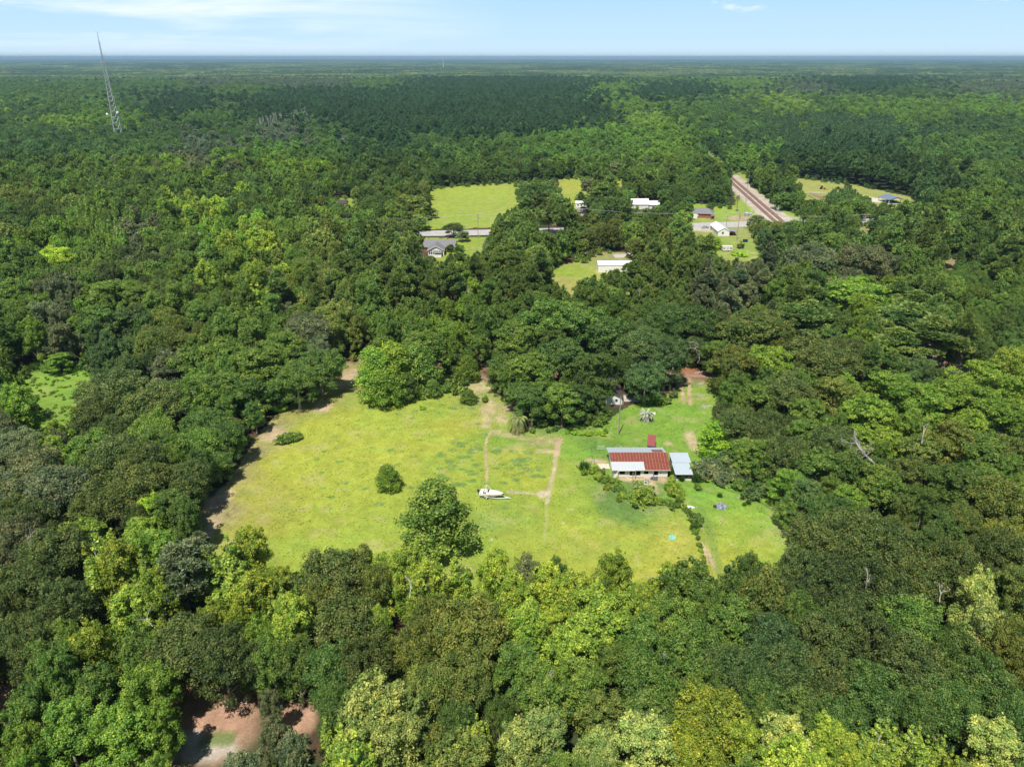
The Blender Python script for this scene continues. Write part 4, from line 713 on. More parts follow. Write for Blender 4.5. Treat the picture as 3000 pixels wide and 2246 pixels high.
# far-off crowns for the woods share the far crown shapes of planted trees; make sure each kind has one
for k_ in PROTO:
    for v, var in enumerate(PROTO[k_]):
        src = None
        for ob in C.objects:
            if ob.data is var["crown"][1]: src = ob; break
        lodsrc.setdefault(k_, [])
        if src: lodsrc[k_].append(src)
for k_ in PROTO:
    if len(lodsrc[k_]) < 2:
        c2 = [t_ for t_ in mid_t if t_[4] == k_][:3]
        for t_ in c2:
            mid_t.remove(t_); o, c = plant((t_[0], t_[1], t_[2], t_[3], t_[4], t_[5], 0)); lodsrc[k_].append(c)
def scatter(name, lst, k_, label, cat):
    if not lst or not lodsrc[k_]: return
    n = len(lst); V = np.array([(t_[0], t_[1], 0) for t_ in lst], np.float32); var = PROTO[k_][0]
    me_ = bpy.data.meshes.new(name); me_.vertices.add(n); me_.vertices.foreach_set("co", V.ravel())
    tt = np.array([tint_of(t_[5], t_[0], t_[1]) for t_ in lst], np.float32); sc_ = np.array([(t_[2] / var["R"], t_[2] / var["R"], t_[3] / var["H"]) for t_ in lst], np.float32)
    rt_ = np.array([(0, 0, rs.uniform(0, 6.28)) for _ in lst], np.float32)
    for nm, arr in (("tint", tt), ("scl", sc_), ("rot", rt_)):
        a_ = me_.attributes.new(nm, "FLOAT_VECTOR", "POINT"); a_.data.foreach_set("vector", arr.ravel())
    a_ = me_.attributes.new("pick", "INT", "POINT"); a_.data.foreach_set("value", np.array([rs.randrange(16) for _ in lst], np.int32))
    o = bpy.data.objects.new(name, me_); C.objects.link(o); tag(o, label, cat, kind="stuff")
    ng = bpy.data.node_groups.new(name, "GeometryNodeTree"); ng.interface.new_socket("Geometry", in_out="INPUT", socket_type="NodeSocketGeometry"); ng.interface.new_socket("Geometry", in_out="OUTPUT", socket_type="NodeSocketGeometry")
    gi = ng.nodes.new("NodeGroupInput"); gout = ng.nodes.new("NodeGroupOutput"); jn = ng.nodes.new("GeometryNodeJoinGeometry")
    for s in lodsrc[k_][:3]:
        oi = ng.nodes.new("GeometryNodeObjectInfo"); oi.transform_space = "ORIGINAL"; oi.inputs["Object"].default_value = s; oi.inputs["As Instance"].default_value = True
        ng.links.new(oi.outputs["Geometry"], jn.inputs[0])
    ip = ng.nodes.new("GeometryNodeInstanceOnPoints"); ng.links.new(gi.outputs[0], ip.inputs["Points"]); ng.links.new(jn.outputs[0], ip.inputs["Instance"]); ip.inputs["Pick Instance"].default_value = True
    def at_(nm, ty):
        q = ng.nodes.new("GeometryNodeInputNamedAttribute"); q.data_type = ty; q.inputs[0].default_value = nm; return q.outputs[0]
    ng.links.new(at_("pick", "INT"), ip.inputs["Instance Index"]); ng.links.new(at_("scl", "FLOAT_VECTOR"), ip.inputs["Scale"])
    ng.links.new(at_("rot", "FLOAT_VECTOR"), ip.inputs["Rotation"]); ng.links.new(ip.outputs[0], gout.inputs[0])
    md = o.modifiers.new("scatter", "NODES"); md.node_group = ng
allrest = rest + mid_t + far_t + far2_t
for k_, nm, lb in (("oak", "oak_woods", "mass of dark rounded oak crowns filling the woods"), ("hardwood", "sweetgum_woods", "mass of mid green and yellow-green broadleaf crowns in the woods"),
                   ("poplar", "poplar_woods", "mass of upright pale poplar crowns scattered through the woods"), ("pine", "pine_woods", "dense dark bluish pine woods reaching towards the horizon"),
                   ("pecan", "pecan_woods", "mass of lumpy green pecan crowns beyond the pasture"), ("young_pine", "pine_plantation", "even pale bluish stand of young pines right of the railway"),
                   ("shrub", "scrub", "low green scrub along the wood edges")):
    scatter(nm, [t_ for t_ in allrest if t_[4] == k_], k_, lb, "woods" if k_ != "shrub" else "scrub")
# undergrowth below the near trees
ug = []
for _ in range(5200):
    yy = 60 + 380 * rs.random() ** .8; x_ = rs.uniform(-1, 1) * (.72 * (yy * CP + 38) + 8)
    if blocked(x_, yy, 1.2): continue
    gx_, gy_ = proj(np.array([x_]), np.array([yy]), 0.0)
    if look(gmask, gx_, gy_)[0] or seen_open(x_, yy, 1.6, 2.6, "shrub"): continue
    ug.append((x_, yy, rs.uniform(1.0, 2.4), rs.uniform(1.0, 3.2), "shrub", rs.choice(["HD", "HD", "OD", "HM", "HB"]), 0))
for _ in range(260):
    a_ = ats(rs.uniform(50, 205), rs.uniform(800, 925)); gx_, gy_ = proj(np.array([a_[0]]), np.array([a_[1]]), 0.0)
    if look(gmask, gx_, gy_)[0] and fbm(a_[0] / 6, a_[1] / 6, 808, 3) > .47: ug.append((a_[0], a_[1], rs.uniform(.4, 1.0), rs.uniform(.3, .8), "shrub", rs.choice(["HB", "KB", "HM"]), 0))
scatter("undergrowth", ug, "shrub", "low dark green undergrowth on the forest floor", "undergrowth")
tb = leafmesh("grass_tuft", [(0, 0, .03, .26, .4)], 18, .20, M["blade"], 3, "blade", 0.0, .1)
def local_col(x_, y_):
    i = int(np.clip(np.searchsorted(gx, x_), 0, len(gx) - 1)); j = int(np.clip(np.searchsorted(gy, y_), 0, len(gy) - 1)); return colr[j * len(gx) + i]
gt_ = []; q = np.random.RandomState(44)
X_, Y_ = q.uniform(-80, 76, 60000), q.uniform(104, 236, 60000); a_, b_ = proj(X_, Y_, 0.0); ok_ = look(gmask, a_, b_) > 0; dens = fbm(X_ / 5, Y_ / 5, 501, 3)
seed_o = None
for xx, yy, o_, dn in zip(X_, Y_, ok_, dens):
    if not o_ or q.rand() > .18 + .8 * (dn - .3): continue
    c_ = local_col(xx, yy)
    if c_[0] > c_[1] * 1.15: continue
    gt_.append((xx, yy, c_))
me_ = bpy.data.meshes.new("grass"); me_.vertices.add(len(gt_)); me_.vertices.foreach_set("co", np.array([(a, b, .04) for a, b, _ in gt_], np.float32).ravel())
for nm, arr in (("tint", np.array([c_ * q.uniform(1.35, 2.0) for _, _, c_ in gt_], np.float32)), ("scl", np.array([(s_, s_, s_ * q.uniform(.35, .7)) for s_ in q.uniform(.5, 1.3, len(gt_))], np.float32)), ("rot", np.array([(0, 0, a) for a in q.uniform(0, 6.28, len(gt_))], np.float32))):
    at__ = me_.attributes.new(nm, "FLOAT_VECTOR", "POINT"); at__.data.foreach_set("vector", arr.ravel())
gro = bpy.data.objects.new("grass", me_); C.objects.link(gro); tag(gro, "fine short grass tufts over the yellow-green pasture", "grass", kind="stuff")
tuft = bpy.data.objects.new("weed_tuft", tb); C.objects.link(tuft); tuft.location = (*at(1700, 1500)[:2], .02); tuft["tint"] = (.2, .3, .05); tag(tuft, "tiny grass tuft in the middle of the pasture below the barn", "weeds")
ng = bpy.data.node_groups.new("grass", "GeometryNodeTree"); ng.interface.new_socket("Geometry", in_out="INPUT", socket_type="NodeSocketGeometry"); ng.interface.new_socket("Geometry", in_out="OUTPUT", socket_type="NodeSocketGeometry")
gi = ng.nodes.new("NodeGroupInput"); gout = ng.nodes.new("NodeGroupOutput"); oi = ng.nodes.new("GeometryNodeObjectInfo"); oi.transform_space = "ORIGINAL"; oi.inputs["Object"].default_value = tuft; oi.inputs["As Instance"].default_value = True
ip = ng.nodes.new("GeometryNodeInstanceOnPoints"); ng.links.new(gi.outputs[0], ip.inputs["Points"]); ng.links.new(oi.outputs["Geometry"], ip.inputs["Instance"])
for nm, sk in (("scl", "Scale"), ("rot", "Rotation")):
    z_ = ng.nodes.new("GeometryNodeInputNamedAttribute"); z_.data_type = "FLOAT_VECTOR"; z_.inputs[0].default_value = nm; ng.links.new(z_.outputs[0], ip.inputs[sk])
ng.links.new(ip.outputs[0], gout.inputs[0]); md = gro.modifiers.new("scatter", "NODES"); md.node_group = ng
# ------------------------------------------------------------------ canopy of the far woods up to the horizon
nr, na = 520, 900
rr_ = 3450 * (42000 / 3450) ** (np.linspace(0, 1, nr) ** 1.0); aa = np.linspace(-R(47), R(47), na)
RRm, AA = np.meshgrid(rr_, aa, indexing="ij"); rn = np.random.RandomState(77)
fx_ = (RRm * np.sin(AA)).ravel(); fy_ = (RRm * np.cos(AA)).ravel()
fx_ += rn.uniform(-1, 1, len(fx_)) * 4; fz = 11.5 + rn.uniform(0, 1, len(fx_)) ** 1.3 * 9.0 + 5.0 * (fbm(fx_ / 160, fy_ / 160, 301) - .5)
lr_ = np.log(RRm.ravel()); an_ = AA.ravel(); big = fbm(an_ * 13 + 40, lr_ * 13, 303, 4); pat = fbm(an_ * 34 + 90, lr_ * 36, 307, 4); sp = rn.rand(len(fx_))
c1 = np.array([[.036, .075, .034]]); c2 = np.array([[.085, .135, .045]]); c3 = np.array([[.17, .22, .07]])
w2 = ss(.49, .60, big)[:, None]; w3 = (ss(.62, .69, pat) * .8)[:, None]
fc = (c1 * (1 - w2) + c2 * w2) * (1 - w3) + c3 * w3; fc = fc * (.35 + 1.1 * sp)[:, None] * (.7 + .6 * fbm(fx_ / 90, fy_ / 60, 317, 3))[:, None]
fld = ss(.70, .74, fbm(an_ * 20 + 70, lr_ * 30, 311, 3)); fz = fz * (1 - fld) + .8 * fld; fc = fc * (1 - fld[:, None]) + fld[:, None] * np.array([[.17, .20, .08]])
me_ = np_mesh("far_forest", np.stack([fx_, fy_, fz], 1), grid_faces(na, nr)[:, ::-1], {"Col": ("FLOAT_COLOR", "POINT", np.concatenate([fc, np.ones((len(fx_), 1))], 1).astype(np.float32))})
fm = bpy.data.materials.new("far_canopy"); fm.use_nodes = True; t = fm.node_tree; b = t.nodes["Principled BSDF"]; b.inputs["Roughness"].default_value = .9; b.inputs["Specular IOR Level"].default_value = .1
a = N(t, "ShaderNodeAttribute", attribute_name="Col"); t.links.new(a.outputs["Color"], b.inputs["Base Color"]); me_.materials.append(fm)
fo = bpy.data.objects.new("far_forest", me_); C.objects.link(fo); tag(fo, "unbroken dark forest canopy running to the flat horizon", "forest", kind="stuff")
# ------------------------------------------------------------------ buildings
def metal_roof(name, base, seam, dark, pitch=.62, sw=.07, rough=.6, streak=.5, metal=0.0):
    m = bpy.data.materials.new(name); m.use_nodes = True; t = m.node_tree; b = t.nodes["Principled BSDF"]; b.inputs["Roughness"].default_value = rough; b.inputs["Specular IOR Level"].default_value = .3; b.inputs["Metallic"].default_value = metal
    c = N(t, "ShaderNodeTexCoord"); s = N(t, "ShaderNodeSeparateXYZ"); t.links.new(c.outputs["Object"], s.inputs[0])
    d = N(t, "ShaderNodeMath", operation="DIVIDE", n1=pitch); t.links.new(s.outputs[0], d.inputs[0]); f = N(t, "ShaderNodeMath", operation="FRACT"); t.links.new(d.outputs[0], f.inputs[0])
    q = N(t, "ShaderNodeMapRange", n1=sw * 2.2, n2=0.0); t.links.new(f.outputs[0], q.inputs[0])
    mp = N(t, "ShaderNodeMapping"); mp.inputs["Scale"].default_value = (2.2, .35, .35); t.links.new(c.outputs["Object"], mp.inputs[0])
    n = N(t, "ShaderNodeTexNoise", i_Scale=2.0, i_Detail=7.0, i_Roughness=.7); t.links.new(mp.outputs[0], n.inputs[0])
    r = N(t, "ShaderNodeMapRange", n1=.35, n2=.68); t.links.new(n.outputs[0], r.inputs[0])
    x1 = N(t, "ShaderNodeMix", data_type="RGBA"); x1.inputs[6].default_value = (*base, 1); x1.inputs[7].default_value = (*dark, 1); sm = N(t, "ShaderNodeMath", operation="MULTIPLY", n1=streak); t.links.new(r.outputs[0], sm.inputs[0]); t.links.new(sm.outputs[0], x1.inputs[0])
    x2 = N(t, "ShaderNodeMix", data_type="RGBA"); t.links.new(x1.outputs[2], x2.inputs[6]); x2.inputs[7].default_value = (*seam, 1)
    n5 = N(t, "ShaderNodeTexNoise", i_Scale=3.0, i_Detail=3.0); t.links.new(c.outputs["Object"], n5.inputs[0]); r5 = N(t, "ShaderNodeMapRange", n1=.35, n2=.6, n3=.25, n4=1.0); t.links.new(n5.outputs[0], r5.inputs[0])
    m5 = N(t, "ShaderNodeMath", operation="MULTIPLY"); t.links.new(q.outputs[0], m5.inputs[0]); t.links.new(r5.outputs[0], m5.inputs[1]); t.links.new(m5.outputs[0], x2.inputs[0]); t.links.new(x2.outputs[2], b.inputs["Base Color"])
    return m
rust = metal_roof("rusty_tin", (.225, .060, .040), (.58, .30, .17), (.10, .034, .028), .76, .075, .75, .6)
tin = metal_roof("grey_tin", (.50, .54, .57), (.40, .42, .44), (.36, .40, .43), .76, .05, .5, .5)
tin2 = metal_roof("pale_blue_tin", (.45, .52, .58), (.36, .42, .49), (.34, .41, .47), .6, .04, .45, .4)
redshed = metal_roof("faded_red_tin", (.30, .09, .085), (.34, .13, .12), (.20, .06, .06), .6, .05, .7, .6)
white_roof = metal_roof("white_standing_seam", (.82, .83, .84), (.66, .68, .70), (.76, .77, .78), .6, .03, .45, .3)
stain = mat("stained_white_block", (.74, .73, .69), .85, .12, .5, col2=(.80, .80, .78)); mud = mat("mud_stained_block", (.50, .38, .26), .9, .2, .8, col2=(.70, .62, .50))
tr_wood = M["wood"]
def slope(mb, x0, x1, ya, za, yb, zb, th=.05, ribs=0.0, mi=0):        # roof plane from (ya, za) to (yb, zb), real ribs along the slope
    mb.slab([(x0, ya, za), (x1, ya, za), (x1, yb, zb), (x0, yb, zb)], th, mi)
    if ribs:
        xx = x0 + ribs
        while xx < x1 - .1: mb.slab([(xx - .035, ya, za + .035), (xx + .035, ya, za + .035), (xx + .035, yb, zb + .035), (xx - .035, yb, zb + .035)], .033, mi); xx += ribs
# main barn: eave towards the camera, ridge behind it, lean-to roof at the back
bx0, bx1 = 24.4, 38.75
barn = empty("tin_roof_barn", "low white block barn under a long rusty red and grey tin roof, four dark doorways", "barn", (31.6, 160.3, 0))
def L(mbx, name, m, par=barn, org=(31.6, 160.3, 0)):
    o = mbx.build(name, m, par); o.location = (0, 0, 0); return o
dx0, dx1 = bx0 - 31.6 + .55, bx1 - 31.6 - .55
wb = MB()
ops = [(-5.2, -3.9, 1.2, 2.0), (-2.72, -1.42, .75, 2.12), (-1.28, -.05, .75, 2.12), (.75, 1.9, 1.15, 2.12), (3.2, 4.3, .8, 2.12), (4.75, 4.95, 1.3, 1.75)]
xs = dx0
for (a, b, z0, z1) in ops:                       # front wall built round its real openings
    wb.box(xs, a, 0, .2, 0, 2.75); wb.box(a, b, 0, .2, 0, z0); wb.box(a, b, 0, .2, z1, 2.75); xs = b
wb.box(xs, dx1, 0, .2, 0, 2.75)
wb.box(dx0, dx0 + .2, .2, 10.0, 0, 2.3); wb.box(dx1 - .2, dx1, .2, 10.0, 0, 2.3); wb.box(dx0 + .2, dx1 - .2, 9.8, 10.0, 0, 2.9)
for xx in (dx0, dx1 - .2): wb.add([(xx, .2, 2.75), (xx + .2, .2, 2.75), (xx + .2, 4.9, 4.3), (xx, 4.9, 4.3), (xx + .2, 10, 2.95), (xx, 10, 2.95), (xx, 10, 2.3), (xx + .2, 10, 2.3)], [(0, 3, 5, 6), (1, 7, 4, 2), (0, 1, 2, 3), (3, 2, 4, 5)])
L(wb, "wall", stain)
m_ = MB(); m_.box(dx0 + .3, dx1 - .01, -.012, 0, 0, .5); L(m_, "mud_splash", mud)
m_ = MB(); m_.box(dx0 + .3, dx1 - .3, 2.6, 2.7, 0, 2.9); L(m_, "stall_wall", M["dark"])  # near-black wall: the shade inside the doorways is put into its colour
m_ = MB(); slope(m_, bx0 - 31.6 + .05, bx1 - 31.6, 2.05, 3.62, 4.9, 4.6, .05, .76); slope(m_, .95, bx1 - 31.6, -.6, 2.74, 2.1, 3.60, .05, .76); L(m_, "rusty_roof", rust)["label"] = "rust red tin roof sheets"
m_ = MB(); slope(m_, bx0 - 31.6, .9, -.62, 2.72, 2.12, 3.58, .05, .76); L(m_, "grey_roof", tin)["label"] = "unrusted grey lower roof sheets"
m_ = MB(); slope(m_, bx0 - 31.6 - .25, bx1 - 31.6 - .05, 4.94, 4.5, 10.45, 3.02, .05, .62); L(m_, "rear_roof", tin2)["label"] = "pale blue-grey lean-to roof behind the ridge"
m_ = MB(); slope(m_, 3.6, 6.4, 5.2, 4.46, 8.0, 3.71, .03, .62); L(m_, "rust_patch", rust)
m_ = MB(); m_.box(bx0 - 31.6, bx1 - 31.6, 4.86, 5.0, 4.5, 4.6); L(m_, "ridge_cap", M["steel"])
m_ = MB(); m_.box(bx0 - 31.6, bx1 - 31.6, -.66, -.62, 2.56, 2.72); L(m_, "fascia", M["cream"])
for a in (-1.35, 3.0): m_ = MB(); m_.box(a - .06, a + .06, -.55, -.43, 0, 2.68); L(m_, "post", M["pole"])
m_ = MB(); m_.box(.78, 1.88, -.03, .0, .15, 1.12); L(m_, "stall_door", M["cream"])
m_ = MB(); m_.tube([(-7.2, -1.7, .3), (-5.6, -.7, 2.6)], .09, 4); m_.tube([(-5.6, -.75, 2.62), (-1.6, -.75, 2.62)], .07, 4); L(m_, "brace", M["cream"])
# right-hand shed
shd = empty("grey_shed", "open fronted shed with pale blue tin roof and wire pen beside the barn", "shed", (42.1, 159.4, 0))
m_ = MB(); slope(m_, -2.4, 1.9, -.7, 2.15, 4.0, 2.65, .05, .6); slope(m_, -2.25, 2.45, 4.05, 2.7, 8.4, 3.1, .05, .6); L(m_, "roof", tin2, shd)
m_ = MB(); m_.box(-2.1, -2.0, 0, 7.8, 0, 2.15); m_.box(1.9, 2.0, 0, 7.8, 0, 2.15); m_.box(-2.0, 1.9, 7.7, 7.8, 0, 2.8); m_.box(-2.0, 1.9, 3.0, 3.1, 0, 2.4); L(m_, "wall", M["wood"], shd)
for a in (-2.05, .1, 1.95): m_ = MB(); m_.box(a - .07, a + .07, -.25, -.11, 0, 2.15); L(m_, "post", M["pole"], shd)
m_ = MB(); m_.box(-2.2, 2.0, -.72, -.69, 2.0, 2.14); L(m_, "fascia", M["white"], shd)
m_ = MB(); m_.tube([(.1, -.3, .15), (1.95, -.3, .15), (1.95, -.3, 1.9), (.1, -.3, 1.9), (.1, -.3, .15)], .03, 4); m_.tube([(.1, -.3, .15), (1.95, -.3, 1.9)], .02, 4)
for q in range(1, 6): m_.tube([(.1 + q * .31, -.3, .15), (.1 + q * .31, -.3, 1.9)], .008, 3)
L(m_, "pen_gate", M["steel"], shd); m_ = MB(); m_.box(-1.9, 1.8, -.2, -.15, 0, .55); L(m_, "sill_board", M["cream"], shd)
# little red-roofed hut behind the barn
rsd = empty("red_roof_hut", "tiny board hut with faded red tin roof behind the barn", "hut", (36.3, 173.2, 0), R(-12))
m_ = MB(); slope(m_, -1.1, 1.1, -.3, 2.25, 5.2, 2.75, .05, .6); L(m_, "roof", redshed, rsd)
m_ = MB(); m_.box(-.95, .95, 0, .1, 0, 2.2); m_.box(-.95, -.85, .1, 4.9, 0, 2.2); m_.box(.85, .95, .1, 4.9, 0, 2.2); m_.box(-.85, .85, 4.8, 4.9, 0, 2.5)
for q in range(1, 9): m_.box(-.97, .97, -.02, 0, q * .25 - .02, q * .25)
L(m_, "wall", M["wood"], rsd); m_ = MB(); m_.box(-1.15, -1.0, -.1, .0, 0, 2.2); m_.box(1.2, 1.35, .3, .45, 0, 1.5); L(m_, "post", M["wood"], rsd)

def gable_house(name, label, cat, cx, cy, rz, Ln, Wd, he, hr, wm, rm, ov=.4, wins=(), doors=(), chim=(), group=None, th=.16):
    o = empty(name, label, cat, (cx, cy, 0), rz, group); a, b = Ln / 2, Wd / 2
    w = MB(); w.add([(-a, -b, 0), (a, -b, 0), (a, b, 0), (-a, b, 0), (-a, -b, he), (a, -b, he), (a, b, he), (-a, b, he), (-a, 0, hr - .1), (a, 0, hr - .1)],
                    [(0, 1, 5, 4), (2, 3, 7, 6), (1, 2, 6, 9, 5), (3, 0, 4, 8, 7)]); w.build("wall", wm, o)
    k = (hr - he) / b; r = MB(); r.slab([(-a - ov, -b - ov, he - k * ov + .02), (a + ov, -b - ov, he - k * ov + .02), (a + ov, 0, hr + .02), (-a - ov, 0, hr + .02)], th)
    r.slab([(-a - ov, 0.004, hr + .02), (a + ov, 0.004, hr + .02), (a + ov, b + ov, he - k * ov + .02), (-a - ov, b + ov, he - k * ov + .02)], th); r.build("roof", rm, o)
    def place(side, u, z, wd, ht, nm, m, pane):
        f = MB(); g = MB()
        def bx(B, d0, d1, e):
            u0, u1, z0, z1 = u - wd / 2 + e, u + wd / 2 - e, z + e, z + ht - e
            if side == "f": B.box(u0, u1, -b - d1, -b - d0, z0, z1)
            elif side == "b": B.box(u0, u1, b + d0, b + d1, z0, z1)
            elif side == "l": B.box(-a - d1, -a - d0, u0, u1, z0, z1)
            else: B.box(a + d0, a + d1, u0, u1, z0, z1)
        bx(f, .003, .05, 0); fo_ = f.build(nm, m, o)
        if pane: bx(g, .053, .07, .09); g.build("pane", M["glass"], fo_)
    for q in wins: place(*q, "window", M["white"], True)
    for q in doors: place(*q[:5], "door", q[5] if len(q) > 5 else M["dark"], False)
    for (x_, y_, h_) in chim:
        c = MB(); c.box(x_ - .4, x_ + .4, y_ - .4, y_ + .4, he, h_); c.box(x_ - .47, x_ + .47, y_ - .47, y_ + .47, h_, h_ + .15); c.build("chimney", M["brick"], o)
    return o
# grey-roofed house with the white window gable
h1 = gable_house("grey_roof_house", "grey shingled house with a white gable full of windows, before the far field", "house", -38.6, 399, R(2), 16.6, 9.5, 3.1, 5.9, M["brick"], M["shingle"], .5, chim=[(4.3, 1.0, 6.6)])
m_ = MB(); m_.add([(-5.6, -12.2, 0), (2.6, -12.2, 0), (2.6, -4.76, 0), (-5.6, -4.76, 0), (-5.6, -12.2, 3.1), (2.6, -12.2, 3.1), (2.6, -4.76, 3.1), (-5.6, -4.76, 3.1), (-1.5, -12.2, 5.15)], [(0, 1, 5, 8, 4), (3, 0, 4, 7), (1, 2, 6, 5)]); m_.build("gable_wing", M["white"], h1)
m_ = MB(); m_.slab([(-6.1, -12.7, 2.85), (-1.5, -12.7, 5.25), (-1.5, 0.2, 5.25), (-6.1, 0.2, 2.85)][::1], .15); m_.slab([(-1.495, -12.7, 5.25), (3.1, -12.7, 2.85), (3.1, .2, 2.85), (-1.495, .2, 5.25)], .15); m_.build("wing_roof", M["shingle"], h1)
m_ = MB(); m_.slab([(-6.12, -12.74, 2.87), (-1.5, -12.74, 5.28), (-1.5, -12.705, 5.28), (-6.12, -12.705, 2.87)], .3); m_.slab([(-1.495, -12.74, 5.28), (3.12, -12.74, 2.87), (3.12, -12.705, 2.87), (-1.495, -12.705, 5.28)], .3); m_.build("barge_board", M["white"], h1)
for q in range(6):
    u = -4.9 + q * 1.05
    f = MB(); f.box(u - .42, u + .42, -12.26, -12.203, .8, 2.2); wo = f.build("window", M["white"], h1); g = MB(); g.box(u - .34, u + .34, -12.28, -12.263, .88, 2.12); g.build("pane", M["glass"], wo)
    f = MB(); f.box(u - .38, u + .38, -12.25, -12.203, 2.4, 2.75); wo = f.build("transom_window", M["white"], h1); g = MB(); g.box(u - .3, u + .3, -12.27, -12.253, 2.45, 2.7); g.build("pane", M["glass"], wo)
m_ = MB(); m_.box(1.4, 2.1, -12.26, -12.203, 0.1, 2.2); m_.build("door", M["glass"], h1)
m_ = MB(); m_.slab([(-2.6, -16.2, 2.2), (1.6, -16.2, 2.2), (1.6, -12.8, 2.6), (-2.6, -12.8, 2.6)], .12); pr = m_.build("porch_roof", M["shingle"], h1)
m_ = MB(); m_.box(-2.5, 1.5, -16.0, -12.8, 0, .5); m_.box(-2.5, -2.35, -16, -15.85, .5, 2.1); m_.box(1.35, 1.5, -16, -15.85, .5, 2.1); m_.box(-2.3, 1.3, -15.98, -15.9, .5, 1.4); m_.build("porch", M["white"], h1)
# long white metal building, second one hidden behind the pines
gable_house("long_white_building", "long white metal building on the dry lawn between pines", "building", 50.2, 357.6, R(1), 17.5, 8.6, 3.7, 4.6, M["white"], white_roof, .2, wins=[("l", .6, 1.6, 1.1, 1.0)], th=.1)
gable_house("mobile_home", "white mobile home glimpsed between the pine trunks", "mobile home", 60.5, 334, R(2), 17, 4.2, 2.8, 3.4, M["cream"], tin2, .2, wins=[("f", -6, 1.2, 1.2, .9), ("f", -1, 1.2, 1.2, .9), ("f", 4, 1.2, 1.2, .9)], th=.08)
# white house by the crossing with carport
h2 = gable_house("white_gable_house", "small white house with bright metal roof beside the highway and rail crossing", "house", 122.8, 443.5, R(90), 19, 6.6, 2.9, 4.7, M["white"], white_roof, .35, wins=[("l", .6, 1.0, 1.2, 1.5), ("b", -3.5, 1.1, 1.1, 1.2), ("b", 2.0, 1.1, 1.1, 1.2)], doors=[("b", 6.5, 0, .95, 2.0)])
m_ = MB(); m_.slab([(-9.6, -8.2, 2.2), (-3.0, -8.2, 2.2), (-3.0, -3.7, 2.85), (-9.6, -3.7, 2.85)][::-1], -.1); m_.build("carport_roof", M["steel"], h2)
m_ = MB(); m_.box(-9.4, -9.2, -8.0, -7.7, 0, 2.2); m_.box(-3.3, -3.1, -8.0, -7.7, 0, 2.2); m_.build("carport_post", M["white"], h2); m_ = MB(); m_.box(-3.3, -3.2, -7.7, -3.35, 0, 2.2); m_.build("carport_wall", M["dark"], h2)  # carport wall is coloured near-black to stand in for the shaded interior
m_ = MB(); m_.box(-9.5, -9.35, -8.0, -3.4, 2.05, 2.25); m_.build("fascia", M["brown_wood"], h2)
# brick house with dark hip roof
h3 = empty("brick_house", "brick house with grey hipped roof half hidden by trees at the highway", "house", (124, 492, 0), R(-14))
m_ = MB(); m_.box(-6.5, 6.5, -5, 5, 0, 2.9); m_.build("wall", M["brick"], h3); m_ = MB()
m_.add([(-7.2, -5.7, 2.85), (7.2, -5.7, 2.85), (7.2, 5.7, 2.85), (-7.2, 5.7, 2.85), (-3.2, 0, 5.6), (3.2, 0, 5.6)], [(0, 1, 5, 4), (1, 2, 5), (2, 3, 4, 5), (3, 0, 4), (3, 2, 1, 0)]); m_.build("roof", M["shingle"], h3)
m_ = MB(); m_.box(5.2, 7.6, -9.6, -5.8, 2.4, 2.6); m_.build("porch_roof", M["shingle"], h3)
for a in (5.4, 7.3): m_ = MB(); m_.box(a - .25, a + .25, -9.4, -8.9, 0, 2.4); m_.build("porch_pillar", M["brick"], h3)
m_ = MB(); m_.box(1.5, 2.1, 1.0, 1.6, 4, 6.2); m_.build("chimney", M["brick"], h3); m_ = MB(); m_.box(-4, -2.5, -5.06, -5.003, 1, 2.2); m_.build("window", M["white"], h3)
m_ = MB(); m_.box(-6.5, -3.2, -7.4, -5.1, 0, 2.4); m_.build("porch", M["white"], h3)
# white farmhouse with two chimneys
h4 = gable_house("white_farmhouse", "white metal roofed farmhouse with two brick chimneys under large trees", "house", 86.5, 521, R(0), 13, 7.5, 3.6, 6.6, M["white"], white_roof, .4, chim=[(-.6, .3, 7.6), (5.1, .3, 7.0)])
m_ = MB(); m_.slab([(6.9, -5.5, 3.2), (14.5, -5.5, 3.2), (14.5, 3.5, 4.6), (6.9, 3.5, 4.6)], .12); m_.slab([(-10.8, -4.5, 3.1), (-6.9, -4.5, 3.1), (-6.9, 3.5, 4.2), (-10.8, 3.5, 4.2)], .12); m_.build("wing_roof", white_roof, h4)
m_ = MB(); m_.box(7.0, 14.2, -5.0, 3.2, 0, 3.1); m_.build("wing_wall", M["white"], h4)
gable_house("white_cabin", "white cabin with dark windows in the sunny far field", "cabin", 48, 527, R(-3), 7.8, 5, 2.9, 4.0, M["white"], white_roof, .3, wins=[("f", -2.3, .9, 1.1, 1.3), ("f", 0, .9, 1.1, 1.3), ("f", 2.3, .9, 1.1, 1.3)])
gable_house("roadside_shop", "cream low building with grey-brown roof beside the highway pines", "building", 46.8, 497, R(0), 9.4, 6, 2.8, 4.1, M["cream"], mat("brown_grey_shingle", (.20, .175, .165), .9, .2, 2), .4, wins=[("f", -2.5, .9, 1.2, 1.0)])
gable_house("blue_carport", "dark blue-grey low carport glimpsed beyond the highway", "carport", 29.5, 488, R(0), 7.5, 5, 2.3, 2.9, M["dark"], M["bluemetal"], .3)  # near-black walls paint the shade under the carport roof
gable_house("far_cottage", "small white cottage with dark roof on a lawn among oaks", "cottage", -117.5, 529, R(-8), 5.6, 5, 2.6, 4.3, M["white"], M["dark_shingle"], .4, wins=[("f", 0, .8, 2.8, 1.2)])
gable_house("pine_row_barn", "low grey roofed outbuilding under the pines", "outbuilding", -25.2, 318, R(2), 14.5, 3.6, 2.1, 2.9, M["wood"], M["shingle"], .3)
